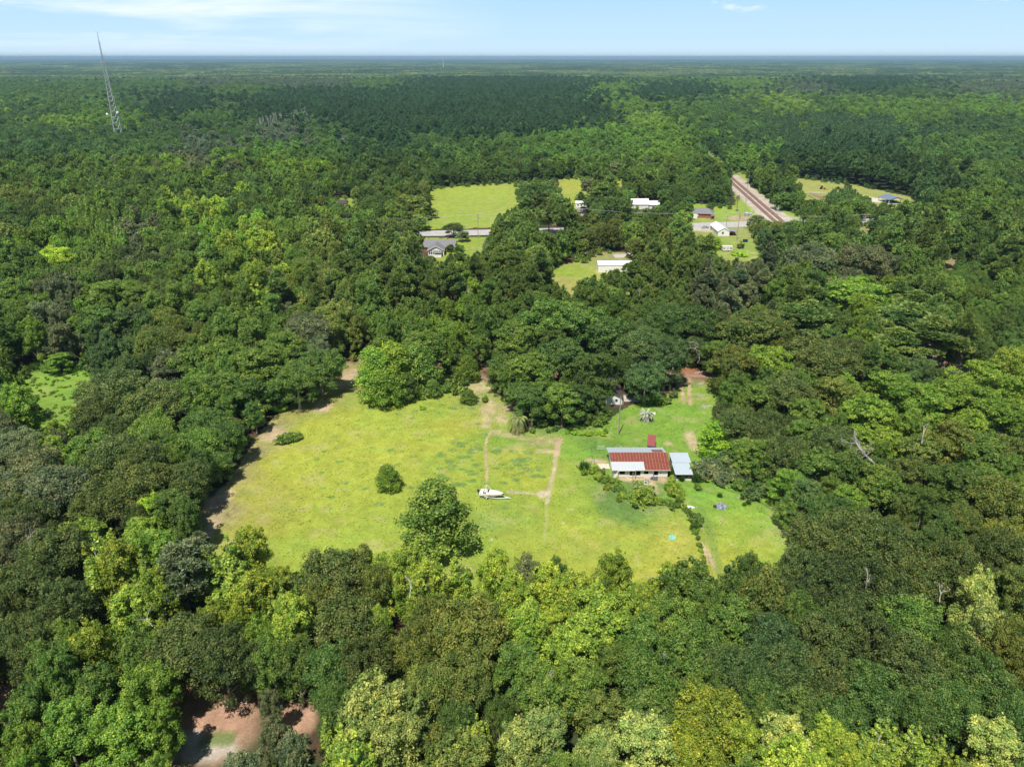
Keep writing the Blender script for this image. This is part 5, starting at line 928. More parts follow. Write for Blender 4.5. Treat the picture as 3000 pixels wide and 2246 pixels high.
h5 = gable_house("white_cottage", "white cottage with dark brown roof peeping from the pecan shade", "cottage", 30.4, 209.2, R(88), 12, 5.2, 2.3, 3.7, M["white"], M["dark_shingle"], .35, wins=[("l", -.9, .9, .9, 1.0)])
m_ = MB(); m_.box(-5.8, -5.0, -3.1, -2.65, 0, 1.2); m_.build("air_conditioner", M["steel"], h5)
m_ = MB().add([(a[0], a[1], .05) for a in [at(1828, 1176), at(1878, 1178), at(1872, 1160), at(1828, 1158)]], [(0, 1, 2, 3)]); tag(m_.build("patio", M["concrete"]), kind="structure")
m_ = MB().add([(a[0], a[1], .12) for a in [at(1760, 1374), at(1787, 1374), at(1783, 1359), at(1749, 1359)]], [(0, 1, 2, 3)]); tag(m_.build("concrete_pad", mat("dusty_slab", (.60, .52, .43), .9, .15, 1.0)), kind="structure")
gable_house("grey_tool_shed", "small dark roofed shed at the end of the litter drive", "shed", 48.4, 216.6, R(84), 6.4, 2.6, 2.0, 2.5, M["wood"], M["dark_shingle"], .2, doors=[("l", 0, 0, 1.3, 1.7)])
cv = empty("white_caravan", "small cream caravan with pale roof on the green lawn", "caravan", (115, 397, 0), R(3))
m_ = MB(); m_.box(-2.6, 2.6, -1.2, 1.2, .45, 2.6); m_.box(-2.45, 2.45, -1.1, 1.1, 2.6, 2.68); m_.build("body", mat("cream_panel", (.76, .71, .64), .5, .06, 1), cv)
m_ = MB(); m_.slab([(-2.7, -1.3, 2.74), (2.7, -1.3, 2.74), (2.7, 1.3, 2.74), (-2.7, 1.3, 2.74)], .055); m_.build("roof", M["white_metal"], cv)
for a, w_ in ((-1.9, .35), (0, .2), (1.7, .45)): m_ = MB(); m_.box(a - w_, a + w_, -1.24, -1.203, 1.4, 2.0); m_.build("window", M["glass"], cv)
for a in (-.5, .4): m_ = MB(); m_.disc((a, -1.1, .35), .34, (0, 1, 0), .2); m_.build("wheel", M["rubber"], cv)
gable_house("tin_lean_shed", "tiny shed with rust spotted white roof beside the lime green tree", "shed", 106.3, 399, R(-20), 3.4, 2.6, 1.9, 2.3, M["wood"], white_roof, .3)
# pavilion
pv_ = empty("open_pavilion", "open sided pavilion with blue-grey gable roof on the mown field", "pavilion", (271.3, 545, 0), R(94))
m_ = MB(); m_.slab([(-7.6, -6.1, 2.9), (7.6, -6.1, 2.9), (7.6, 0, 4.8), (-7.6, 0, 4.8)], .12); m_.slab([(-7.6, .005, 4.8), (7.6, .005, 4.8), (7.6, 6.1, 2.9), (-7.6, 6.1, 2.9)], .12); m_.build("roof", M["bluemetal"], pv_)
for s in (-7.1, 7.05): m_ = MB(); m_.add([(s, -5.6, 2.85), (s, 5.6, 2.85), (s, 0, 4.6), (s + .08, -5.6, 2.85), (s + .08, 5.6, 2.85), (s + .08, 0, 4.6)], [(2, 1, 0), (3, 4, 5), (0, 1, 4, 3)]); m_.build("gable_end", M["white_metal"], pv_)
for s in (-7, -2.4, 2.4, 7):
    for q in (-5.5, 5.5): m_ = MB(); m_.box(s - .13, s + .13, q - .13, q + .13, 0, 2.85); m_.build("post", M["white"], pv_)
m_ = MB(); m_.box(-7.4, 7.4, -5.9, 5.9, 0, .12); m_.build("floor_slab", M["concrete"], pv_)
m_ = MB(); [m_.box(-5 + q * 3, -3.2 + q * 3, -1, -.3, .72, .78) for q in range(4)]; [m_.box(-4.3 + q * 3, -3.9 + q * 3, -.8, -.5, .12, .72) for q in range(4)]; m_.build("picnic_tops", M["dark"], pv_)
# orange backhoe
bh = empty("orange_tractor", "orange tractor with cab and front loader parked on the mown field", "tractor", (244, 602.5, 0), R(-35))
m_ = MB(); m_.box(.3, 2.4, -.5, .5, .9, 1.7); m_.box(-1.8, .3, -.45, .45, .8, 1.2); m_.build("body", M["orange"], bh)
m_ = MB(); m_.box(-1.3, .2, -.7, .7, 1.2, 2.75); m_.build("cab", M["glass"], bh); m_ = MB(); m_.box(-1.45, .35, -.85, .85, 2.76, 2.95); m_.build("cab_roof", M["orange"], bh)
for a, r_, w_ in ((-1.0, .8, .5), (1.8, .5, .35)):
    for s in (-1, 1): m_ = MB(); m_.disc((a, s * .95, r_), r_, (0, 1, 0), w_); m_.build("wheel", M["rubber"], bh)
m_ = MB(); m_.box(3.3, 3.9, -1.1, 1.1, .2, .95); m_.tube([(3.4, .7, .7), (2.2, .7, 1.5), (.4, .7, 1.5)], .1, 4); m_.tube([(3.4, -.7, .7), (2.2, -.7, 1.5), (.4, -.7, 1.5)], .1, 4); m_.build("loader", M["orange"], bh)
m_ = MB(); m_.tube([(-1.8, 0, 1.0), (-2.8, 0, 2.7), (-3.7, 0, 1.9), (-3.8, 0, .8)], .14, 5); m_.build("backhoe_arm", M["orange"], bh)
# ------------------------------------------------------------------ vehicles
def car(name, label, x_, y_, rz, paint, kind="car", Ln=4.6):
    o = empty(name, label, kind, (x_, y_, 0), rz); a = Ln / 2
    prof = [(-a, .45), (-a, .95), (-a * .72, 1.05), (-a * .45, 1.48), (a * .22, 1.48), (a * .52, 1.02), (a * .95, .85), (a, .45)] if kind == "car" else \
           [(-a, .5), (-a, 1.1), (-a * .15, 1.12), (-a * .12, 1.78), (a * .38, 1.78), (a * .55, 1.2), (a * .97, 1.1), (a, .5)]
    n = len(prof); m_ = MB(); m_.add([(q, -.88, z_) for q, z_ in prof] + [(q, .88, z_) for q, z_ in prof], [tuple(range(n)), tuple(range(2 * n - 1, n - 1, -1))] + [(i, i + n, (i + 1) % n + n, (i + 1) % n) for i in range(n)]); m_.build("body", paint, o)
    g = MB(); i0, i1 = prof[4], prof[5]; g.slab([(i0[0] + .05, -.75, i0[1] - .02 + .03), (i1[0] - .02, -.75, i1[1] + .04), (i1[0] - .02, .75, i1[1] + .04), (i0[0] + .05, .75, i0[1] + .01)], .02); g.build("windscreen", M["glass"], o)
    for s in (-1, 1):
        g = MB(); zz = prof[3][1]; g.box(prof[3][0] + .12, prof[4][0] - .05, s * .885 - .008, s * .885 + .008, zz - .45, zz - .1); g.build("side_window", M["glass"], o)
    for q in (-a * .62, a * .62):
        for s in (-.82, .82):
            w_ = MB(); w_.disc((q, s, .33), .33, (0, 1, 0), .2); wo = w_.build("wheel", M["rubber"], o); w_ = MB(); w_.disc((q, s * 1.13, .33), .19, (0, 1, 0), .02); w_.build("hubcap", M["steel"], wo)
    return o
car("silver_car", "silver car parked on the apron beside the small white house", 117.0, 455, R(195), M["silver"])
p_ = at(1845, 745); car("white_pickup", "white pickup truck parked at the end of the short driveway", p_[0], p_[1], R(250), M["white"], "pickup", 5.2)
car("red_car", "dark red car parked under the carport roof", 129.2, 437.5, R(90), M["red"]); car("black_car", "dark car standing before the white cabin", 49, 519.5, R(10), M["black"])
car("dark_parked_car", "dark grey car parked beyond the highway under pines", 66, 486, R(15), M["darkmetal"])
# ------------------------------------------------------------------ boat on its trailer
BR = R(-12)
boat = empty("motor_boat", "white open motor boat with teal stripe and black outboard on a trailer in the pasture", "boat", (-4.9, 151.6, 0), BR)
st = []
for i in range(13):
    f = i / 12; x_ = -2.75 + 5.6 * f; bw = 1.12 * (1 - max(0, (f - .42) / .58) ** 2.4) * (.93 + .07 * min(1, f * 4)) + .02; zs = 1.35 + .16 * f; zk = .55 + .5 * max(0, (f - .6) / .4) ** 2
    st.append([(x_, 0, zk), (x_ + .05 * f, bw * .78, zk + .28 + .15 * f), (x_ + .1 * f, bw * .97, zs - .3), (x_ + .12 * f, bw, zs)])
def skin(rows, lo, hi, mirror=True):
    v = []; f = []
    for s in ((1, -1) if mirror else (1,)):
        b0 = len(v)
        for r_ in rows:
            for k in range(lo, hi + 1): v.append((r_[k][0], r_[k][1] * s, r_[k][2]))
        m = hi - lo + 1
        for i in range(len(rows) - 1):
            for k in range(m - 1):
                q = (b0 + i * m + k, b0 + (i + 1) * m + k, b0 + (i + 1) * m + k + 1, b0 + i * m + k + 1); f.append(q if s < 0 else q[::-1])
    return v, f
hb = MB(); hb.add(*skin(st, 0, 1)); hb.add(*skin(st, 2, 3)); s0 = st[0]; hb.add([s0[0], s0[1], s0[2], s0[3], (s0[3][0], -s0[3][1], s0[3][2]), (s0[2][0], -s0[2][1], s0[2][2]), (s0[1][0], -s0[1][1], s0[1][2])], [(0, 1, 2, 3, 4, 5, 6)]); hb.build("hull", M["gel"], boat)
hb = MB(); hb.add(*skin(st, 1, 2)); hb.build("stripe", M["teal"], boat)
hb = MB(); rim = [(q[3][0], q[3][1] + .02, q[3][2]) for q in st]; hb.tube(rim, .03, 4); hb.tube([(a, -b, c) for a, b, c in rim], .03, 4); hb.build("rub_rail", mat("orange_trim", (.65, .28, .10), .5), boat)
dk = MB(); n = 13
rows = st[4:]; top = [(r_[3][0], r_[3][1] * .97, r_[3][2] + .03) for r_ in rows]
v = []; f = []
for i, (a, b, c) in enumerate(top): v += [(a, b, c), (a, b * .5, c + .10), (a, -b * .5, c + .10), (a, -b, c)]
for i in range(len(top) - 1):
    for k in range(3): f.append((i * 4 + k, i * 4 + k + 1, i * 4 + k + 5, i * 4 + k + 4))
dk.add(v, [q[::-1] for q in f]); dk.build("deck", M["gel"], boat)
cp = MB(); cp.box(-2.6, -1.1, -.92, .92, .85, .9); cp.box(-2.7, -.9, -1.08, -.9, .9, 1.36); cp.box(-2.7, -.9, .9, 1.08, .9, 1.36); cp.box(-2.7, -2.5, -.9, .9, .9, 1.3); cp.build("cockpit", M["gel"], boat)
for yy in (-.5, .35): s_ = MB(); s_.box(-1.75, -1.3, yy, yy + .42, .9, 1.25); s_.box(-1.85, -1.72, yy, yy + .42, 1.25, 1.6); s_.build("seat", M["darkmetal"] if yy < 0 else M["cream"], boat)
ws = MB(); ws.slab([(-.75, -.7, 1.85), (-.5, -.8, 1.5), (-.5, .8, 1.5), (-.75, .7, 1.85)], .02); ws.build("windscreen", M["glass"], boat)
tw = MB()
for s in (-1, 1): tw.tube([(-2.3, s * 1.02, 1.35), (-1.95, s * .95, 2.2), (-1.3, s * .85, 2.75), (-1.1, s * .8, 2.8)], .05, 6); tw.tube([(-1.2, s * .85, 2.78), (-.2, s * 1.0, 1.5)], .045, 6); tw.tube([(-1.2, s * .85, 2.75), (-1.3, s * 1.02, 1.4)], .035, 6)
tw.tube([(-1.15, -.82, 2.8), (-1.15, .82, 2.8)], .05, 6); tw.build("tow_arch", M["gel"], boat)
ob_ = MB(); ob_.tube([(-3.1, 0, .5), (-3.12, 0, 1.1), (-3.05, 0, 1.2)], [.08, .1, .16], 8); ob_.tube([(-3.08, 0, 1.25), (-3.1, 0, 1.45), (-3.15, 0, 1.7), (-3.15, 0, 1.82)], [.22, .33, .3, .15], 10); ob_.build("outboard_motor", M["black"], boat, True)
trl = empty("boat_trailer", "white boat trailer with long tongue under the motor boat", "trailer", (-4.9, 151.6, 0), BR)
tf = MB()
for s in (-.75, .75): tf.box(-2.5, 1.6, s - .05, s + .05, .38, .5)
tf.slab([(1.6, -.8, .5), (4.3, -.08, .52), (4.3, .02, .52), (1.6, -.66, .5)], .12); tf.slab([(1.6, .66, .5), (4.3, -.02, .52), (4.3, .08, .52), (1.6, .8, .5)], .12); tf.box(3.5, 4.75, -.06, .06, .36, .48)
for a in (-2.2, -.8, .6): tf.box(a - .05, a + .05, -.8, .8, .33, .44)
tf.build("frame", M["gel"], trl)
for s in (-.98, .98):
    w_ = MB(); w_.disc((-.9, s, .33), .33, (0, 1, 0), .2); wo = w_.build("wheel", M["rubber"], trl); w_ = MB(); w_.disc((-.9, s * 1.11, .33), .18, (0, 1, 0), .02); w_.build("rim", M["white"], wo)
    w_ = MB(); w_.box(-1.35, -.45, s - .13, s + .13, .68, .73); w_.build("mudguard", M["gel"], trl)
w_ = MB(); w_.tube([(4.4, .12, 0.05), (4.4, .12, .7)], .04, 6); w_.build("jack", M["steel"], trl); w_ = MB(); w_.tube([(2.6, 0, .5), (2.9, 0, 1.25)], .06, 5); w_.box(2.75, 3.0, -.15, .15, 1.2, 1.4); w_.build("winch_post", M["black"], trl)
# ------------------------------------------------------------------ poles, wires, mast, tower
def upole(px, pyb, pyt, label, arms=1, xf=False, name="utility_pole", cross=2.4, rz=0.0, hgt=None, base=None):
    b = base or at(px, pyb); d = depth_of(*b); v_ = (1123 - pyt) / FPX; tt = (CP + v_ * SP); hh = hgt or (CAM_H + b[1] / tt * (-SP + v_ * CP))
    o = empty(name, label, "pole", (b[0], b[1], 0), rz, "wooden utility poles"); m_ = MB(); m_.tube([(0, 0, -.2), (0, 0, hh)], [.19, .12], 8); m_.build("post", M["pole"], o)
    for k in range(arms):
        z_ = hh - .45 - k * 1.1; m_ = MB(); m_.box(-cross / 2, cross / 2, -.17, -.09, z_ - .07, z_ + .07); ao = m_.build("crossarm", M["pole"], o)
        for q in (-cross * .45, -cross * .2, cross * .2, cross * .45): m_ = MB(); m_.tube([(q, -.13, z_ + .07), (q, -.13, z_ + .3)], [.06, .04], 6); m_.build("insulator", M["white"], ao)
    if xf: m_ = MB(); m_.tube([(.4, -.1, hh - 2.7), (.4, -.1, hh - 1.7)], .3, 10); m_.build("transformer", M["steel"], o)
    return o, (b[0], b[1], hh)
_, yard = upole(1812, 1273, 1160, "weathered grey pole on the lawn in front of the white cottage", 0, name="yard_pole")
_, pA = upole(1401, 698, 627, "pale grey utility pole at the road edge beside the far field", 1, True)
_, pB = upole(2158, 706, 622, "grey utility pole on the lawn near the white caravan", 2, True)
_, pC = upole(2128, 664, 632, "short service pole at the corner of the small white house", 1)
_, pD = upole(2524, 648, 622, "utility pole with transformer rising from the trees near the pavilion", 2, True, hgt=12, base=at(2524, 688))
_, pE = upole(2820, 660, 628, "distant utility pole standing among the trees beyond the pavilion drive", 2, hgt=12, base=at(2820, 692))
_, pF = upole(1838, 745, 711, "white lamp pole behind the long white building", 1, cross=1.6)
_, pG = upole(900, 700, 650, "utility pole hidden in the trees along the highway", 1, hgt=12, base=(-122, 428, 0))
def wire(a, b, sag, n=8, r=.035):
    pts = [(a[0] + (b[0] - a[0]) * k / n, a[1] + (b[1] - a[1]) * k / n, a[2] + (b[2] - a[2]) * k / n - sag * 4 * (k / n) * (1 - k / n)) for k in range(n + 1)]
    return pts
wr = empty("power_line", "thin pale power lines strung between the roadside poles", "power line", (0, 430, 0))
seq = [pG, pA, (40, 447, 13.5), pB, pD, pE]
for a, b in zip(seq, seq[1:]):
    m_ = MB()
    for dz, dy in ((-.15, .5), (-.15, -.5), (-3.2, 0)): m_.tube([(q[0], q[1] - 430 + dy, q[2] + dz) for q in wire(a, b, 1.6)], .035, 3, cap=False)
    m_.build("wire", M["wire"], wr)
mast = empty("radio_mast", "tall thin grey mast beside the railway crossing cabinets", "mast", (at(2180, 635)[0], at(2180, 635)[1], 0)); m_ = MB(); m_.tube([(0, 0, 0), (0, 0, 14), (0, 0, 27)], [.28, .2, .09], 8); m_.build("tube", M["steel"], mast)
m_ = MB(); m_.tube([(0, 0, 27), (0, 0, 28.6)], .04, 4); m_.build("antenna", M["steel"], mast)
cab = empty("signal_cabinet", "silver railway signal cabinets at the foot of the mast", "cabinet", (at(2189, 634)[0], at(2189, 634)[1], 0)); m_ = MB(); m_.box(-1.4, .2, -.8, .8, 0, 2.3); m_.box(.6, 1.9, -.6, .6, 0, 1.8); m_.build("body", M["steel"], cab); m_ = MB(); m_.box(-1.55, .35, -.95, .95, 2.3, 2.42); m_.build("lid", M["white_metal"], cab)
def xing(px, py, label):
    b = at(px, py); o = empty("crossing_signal", label, "crossing signal", (b[0], b[1], 0), 0, "railway crossing signals"); m_ = MB(); m_.tube([(0, 0, 0), (0, 0, 4.6)], .1, 8); m_.build("post", M["steel"], o)
    for s in (-1, 1): m_ = MB(); m_.slab([(-.9, -.12, 4.2 - s * .55 + .12), (-.9, -.10, 4.2 - s * .55 + .12), (.9, -.10, 4.2 + s * .55 + .12), (.9, -.12, 4.2 + s * .55 + .12)], .24); m_.build("crossbuck_blade", M["white"], o)
    for s in (-.5, .5): m_ = MB(); m_.disc((s, -.15, 3.1), .25, (0, 1, 0), .12); m_.build("signal_light", M["black"], o)
    m_ = MB(); m_.tube([(.1, 0, 1.1), (.4, 0, 6.8)], .07, 5); m_.build("gate_arm", M["white"], o)
xing(2276, 630, "crossing signal with raised gate arm on the gravel beyond the tracks"); xing(2197, 643, "crossing signal with white crossbuck beside the signal cabinets")
tx, ty = at(336, 383)[0] * .0 + (349 - 1500) / FPX * depth_of(0, 950, 0), 950
tow = empty("communications_tower", "very tall steel lattice tower with two white dishes rising above the skyline", "tower", (tx, ty, 0), R(12))
W_ = lambda h: 5.6 * (1 - h / 98.0) + .85 if h < 98 else .85
corner = lambda h, k: (W_(h) * math.cos(2 * PI * k / 3 + .3), W_(h) * math.sin(2 * PI * k / 3 + .3), h)
for k in range(3): m_ = MB(); m_.tube([corner(h, k) for h in (0, 30, 60, 98, 113)], [.36, .32, .27, .2, .16], 6); m_.build("leg", M["steel"], tow)
lv = [0]; 
while lv[-1] < 112: lv.append(min(113, lv[-1] + max(2.6, 8.2 * (1 - lv[-1] / 125))))
m_ = MB(); m2_ = MB()
for a, b in zip(lv, lv[1:]):
    for k in range(3):
        c0, c1, d0, d1 = corner(a, k), corner(a, (k + 1) % 3), corner(b, k), corner(b, (k + 1) % 3); mid = tuple((c0[i] + c1[i]) / 2 for i in range(3)); rr = .22 if a < 60 else .15
        m_.tube([mid, d0], rr, 4); m_.tube([mid, d1], rr, 4); m2_.tube([c0, c1], rr * .8, 4)
m_.build("diagonal_bracing", M["steel"], tow); m2_.build("horizontal_bracing", M["steel"], tow)
m_ = MB(); m_.tube([(0, 0, 113), (0, 0, 122)], [.35, .2], 6); m_.tube([(-1.6, 0, 121.5), (1.9, 0, 121.5)], .1, 4); m_.tube([(-1.6, 0, 121.5), (-1.6, 0, 123.5)], .08, 4); m_.tube([(1.9, 0, 120.6), (1.9, 0, 122.6)], .08, 4)
for q in range(5): m_.tube([(-.45, 0, 113 + q * 1.8), (.45, 0, 114.8 + q * 1.8)], .06, 3)
m_.build("top_mast", M["steel"], tow)
m_ = MB()
for k in range(9): a = 2 * PI * k / 9; m_.box(3.0 * math.cos(a) - .2, 3.0 * math.cos(a) + .2, 3.0 * math.sin(a) - .2, 3.0 * math.sin(a) + .2, 88.5, 91)
m_.tube([(3 * math.cos(2 * PI * k / 12), 3 * math.sin(2 * PI * k / 12), 89.5) for k in range(13)], .08, 4, cap=False); m_.build("antenna_ring", M["steel"], tow)
for (dx_, dy_, hz_) in ((-5.6, -3.2, 33.0), (5.6, -3.0, 34.5)):
    m_ = MB(); c_ = np.array((dx_, dy_, hz_)); ax_ = np.array((math.copysign(.45, dx_), -.9, 0)); ax_ /= np.linalg.norm(ax_)
    m_.tube([c_ + ax_ * .1, c_ + ax_ * .5, c_ + ax_ * .9, c_ + ax_ * 1.0], [.5, 1.35, 1.6, 1.6], 16); do = m_.build("dish", M["white"], tow, True); m_ = MB(); m_.tube([c_, (dx_ * .6, dy_ * .3, hz_)], .12, 4); m_.build("bracket", M["steel"], do)
ft = empty("distant_tower", "hair-thin distant tower on the horizon above the pine woods", "tower", ((1299 - 1500) / FPX * depth_of(0, 7000, 0), 7000, 0)); m_ = MB(); m_.tube([(0, 0, 0), (0, 0, 122)], [2.2, .8], 5); m_.build("lattice", M["white_metal"], ft)
# ------------------------------------------------------------------ fences, posts, yard things
def posts_fence(name, label, pts, hgt, wires=3, r=.05, m=M["wood"], step=3.2, cat="fence", wr_=.007):
    P = [at(*p)[:2] for p in pts]; o = empty(name, label, cat, (P[0][0], P[0][1], 0)); q0 = np.array(P[0]); nodes = []
    for a, b in zip(P, P[1:]):
        L_ = math.dist(a, b); n_ = max(1, int(L_ / step))
        for k in range(n_): nodes.append((a[0] + (b[0] - a[0]) * k / n_ - q0[0], a[1] + (b[1] - a[1]) * k / n_ - q0[1]))
    nodes.append((P[-1][0] - q0[0], P[-1][1] - q0[1]))
    for k, q in enumerate(nodes): m_ = MB(); h_ = hgt * (1 + .12 * math.sin(k * 2.3)); m_.tube([(q[0], q[1], -.1), (q[0] + .05 * math.sin(k), q[1], h_)], r, 5); m_.build("post", m, o)
    w_ = MB()
    for j in range(wires): w_.tube([(q[0], q[1], hgt * (.25 + .65 * j / max(1, wires - 1))) for q in nodes], wr_, 3, cap=False)
    if wires: w_.build("wire", M["darkmetal"], o)
    return o
posts_fence("paddock_fence", "post and wire pen at the white end wall of the barn", [(1741, 1362), (1733, 1340), (1731, 1318), (1748, 1312)], 2.1, 4)
posts_fence("rear_fence", "row of short posts behind the barn roof", [(1773, 1310), (1795, 1309), (1812, 1309), (1826, 1309)], 1.5, 2, step=1.6)
posts_fence("pen_fence", "two wooden posts of the small pen beside the barn", [(1749, 1341), (1765, 1343)], 1.5, 1, step=1.3)
posts_fence("yard_fence", "overgrown wire fence around the weedy barn yard", [(1796, 1415), (1808, 1440), (1808, 1470), (1860, 1490), (1905, 1500), (1944, 1490), (1990, 1482)], 1.3, 4, step=3)
posts_fence("divider_fence", "leaning wire fence running from the barn down across the pasture", [(2005, 1480), (2045, 1540), (2062, 1590), (2075, 1640), (2086, 1690)], 1.2, 3, step=3)
posts_fence("right_pasture_fence".replace("right_", "outer_"), "low rusty wire fence curving through the grass towards the woods", [(2058, 1440), (2110, 1456), (2170, 1470), (2230, 1500), (2290, 1530), (2345, 1562)], 1.1, 3, r=.04, m=M["darkmetal"], step=3, wr_=.01)
posts_fence("garden_posts", "three short white stakes on the lawn near the tall pole", [(1811, 1230), (1801, 1246), (1790, 1260)], 1.4, 0, m=M["cream"], step=2.0)
posts_fence("shade_fence", "old wire fence along the foot of the pecan grove", [(1550, 1262), (1600, 1268), (1640, 1270)], 1.2, 3, step=2.4)
gt = empty("white_gate", "white tubular gate at the corner of the barn pen", "gate", (*at(1749, 1318)[:2], 0)); m_ = MB(); m_.tube([(0, 0, .4), (2.0, 0, .4), (2.0, 0, 1.25), (0, 0, 1.25), (0, 0, .4)], .03, 4); m_.tube([(0, 0, .82), (2, 0, .82)], .02, 4); m_.build("frame", M["white"], gt)
pst = empty("tall_yard_post", "tall grey post standing before the barn doorways", "post", (*at(1854, 1415)[:2], 0)); m_ = MB(); m_.tube([(0, 0, 0), (-.12, 0, 3.0)], .09, 6); m_.build("shaft", M["pole"], pst)
def thing(name, label, cat, mb, m, px, py, rz=0, tilt=0, z=0):
    p = at(px, py); o = mb.build(name, m); o.location = (p[0], p[1], z); o.rotation_euler = (tilt, 0, rz); return tag(o, label, cat)
def pallet():
    m_ = MB()
    for k in range(6): m_.box(-.6, .6, -.5 + k * .185, -.5 + k * .185 + .12, .09, .12)
    for s in (-.55, 0, .5): m_.box(s - .04, s + .04, -.5, .55, 0, .09)
    return m_
thing("pallet", "slatted wooden pallet leaning before the third barn doorway", "pallet", pallet(), M["wood"], 1866, 1398, R(25), R(55)); thing("broken_pallet", "brown slatted pallet leaning near the fourth barn doorway", "pallet", pallet(), M["brown_wood"], 1925, 1392, R(-20), R(48))
thing("white_board", "white sheet of board propped against the barn wall", "board", MB().box(-.75, .75, -.6, .6, 0, .05), M["cream"], 1830, 1394, R(12), R(35)); thing("plank", "pale plank lying on bare soil near the barn corner", "plank", MB().box(-1.0, 1.0, -.1, .1, .02, .08), M["cream"], 1938, 1397, R(-40))
thing("timber", "grey beam lying in the weeds of the barn yard", "beam", MB().box(-1.2, 1.2, -.07, .07, .05, .2), M["wood"], 1838, 1413, R(-22)); thing("scrap_heap", "dark folded scrap metal sheet before the barn", "scrap", MB().slab([(-.9, -.5, .12), (.9, -.4, .1), (.7, .5, .75), (-.8, .4, .3)], .05).box(-.7, -.5, -.4, .6, 0, .5), M["darkmetal"], 1917, 1404, R(-25))
thing("plywood_sheet", "brown plywood sheet tipped on the ground before the barn", "plywood", MB().box(-.7, .7, -.55, .55, 0, .04), M["brown_wood"], 1913, 1391, R(30), R(30))
fr = empty("old_freezer", "white and grey appliance standing in the weedy barn yard", "appliance", (*at(1893, 1416)[:2], 0), R(-25)); m_ = MB(); m_.box(-.45, .45, -.4, .4, 0, .95); m_.build("body", M["white"], fr); m_ = MB(); m_.box(-.47, .47, -.42, .42, .95, 1.03); m_.build("lid", M["steel"], fr); m_ = MB(); m_.box(-.3, .3, -.43, -.403, .3, .7); m_.build("door", M["darkmetal"], fr)
def crumple(rx, ry, h, seed, n=12, ex_=1.0):
    rng = np.random.RandomState(seed); v = []; f = []
    for i in range(n + 1):
        for j in range(n + 1):
            u, w_ = i / n * 2 - 1, j / n * 2 - 1; s = 1 - .25 * w_ * w_ * abs(u) ** 3; ed = (1 - u * u) * (1 - w_ * w_)
            v.append((u * rx * s + rng.uniform(-.04, .04), w_ * ry * (1 - .3 * max(0, u) ** 2) + rng.uniform(-.04, .04), .02 + h * ed ** .4 * rng.uniform(.35, 1)))
    for i in range(n):
        for j in range(n): f.append((i * (n + 1) + j, (i + 1) * (n + 1) + j, (i + 1) * (n + 1) + j + 1, i * (n + 1) + j + 1))
    return MB().add(v, f)
thing("teal_tarp", "crumpled teal cloth lying alone on the yellow grass", "tarp", crumple(.75, .8, .12, 3), M["aqua"], 1970, 1573, R(-8)); thing("striped_tarp", "white and aqua tarp lying in the grass beside the weedy fence line", "tarp", crumple(1.35, .55, .15, 5), M["aqua2"], 2018, 1484, R(-14))
thing("tarp_covered_pile", "pile covered by a crumpled dark grey and silver tarp", "tarp", crumple(1.35, 1.15, 1.0, 9), M["tarp"], 2113, 1484, R(20)); thing("dark_tarp_heap", "dark low heap at the edge of the silver tarp pile", "heap", crumple(.8, .6, .55, 12), M["black"], 2099, 1484, R(5))
p_ = at(2183, 709); dp = empty("navy_container", "navy blue flatbed container standing on the green lawn", "container", (p_[0], p_[1], 0), R(-4)); m_ = MB(); m_.box(-1.25, 1.25, -.7, .7, .15, 1.45); m_.build("body", M["navy"], dp)
for s in (-.9, .9): m_ = MB(); m_.disc((s, -.55, .18), .18, (0, 1, 0), .1); m_.build("wheel", M["rubber"], dp)
sg = empty("white_sign", "white rectangular sign board on the grass beside the highway", "sign", (*at(1624, 662)[:2], 0)); m_ = MB(); m_.box(-1.1, 1.1, -.05, .05, .8, 2.1); m_.build("board", M["white"], sg)
for s in (-.9, .9): m_ = MB(); m_.box(s - .05, s + .05, .053, .13, 0, 2.0); m_.build("post", M["white"], sg)
pt = empty("propane_tank", "silver horizontal tank beneath the round bush on the lawn", "tank", (*at(2168, 727)[:2], 0)); m_ = MB(); m_.tube([(-2.0, 0, .65), (-1.8, 0, .65), (1.8, 0, .65), (2.0, 0, .65)], [.2, .42, .42, .2], 12); m_.build("shell", M["steel"], pt, True); m_ = MB(); m_.box(-1.3, -1.1, -.3, .3, 0, .3); m_.box(1.1, 1.3, -.3, .3, 0, .3); m_.build("foot", M["concrete"], pt)
m_ = MB(); m_.box(-.3, .3, -.3, .3, 0, .5); thing("stone_planter", "small pale planter near the palm on the lawn", "planter", m_, M["white"], 1917, 1213)
for k, (px, py) in enumerate([(1925, 1163), (1919, 1170)]): thing("garden_ornament", ("white garden ornament among flowers beside the round bush", "pale blue garden pot beside the round bush")[k], "ornament", MB().tube([(0, 0, 0), (0, 0, .5), (0, 0, .8)], [.25, .2, .1], 8), M["white"] if k == 0 else M["teal"], px, py)
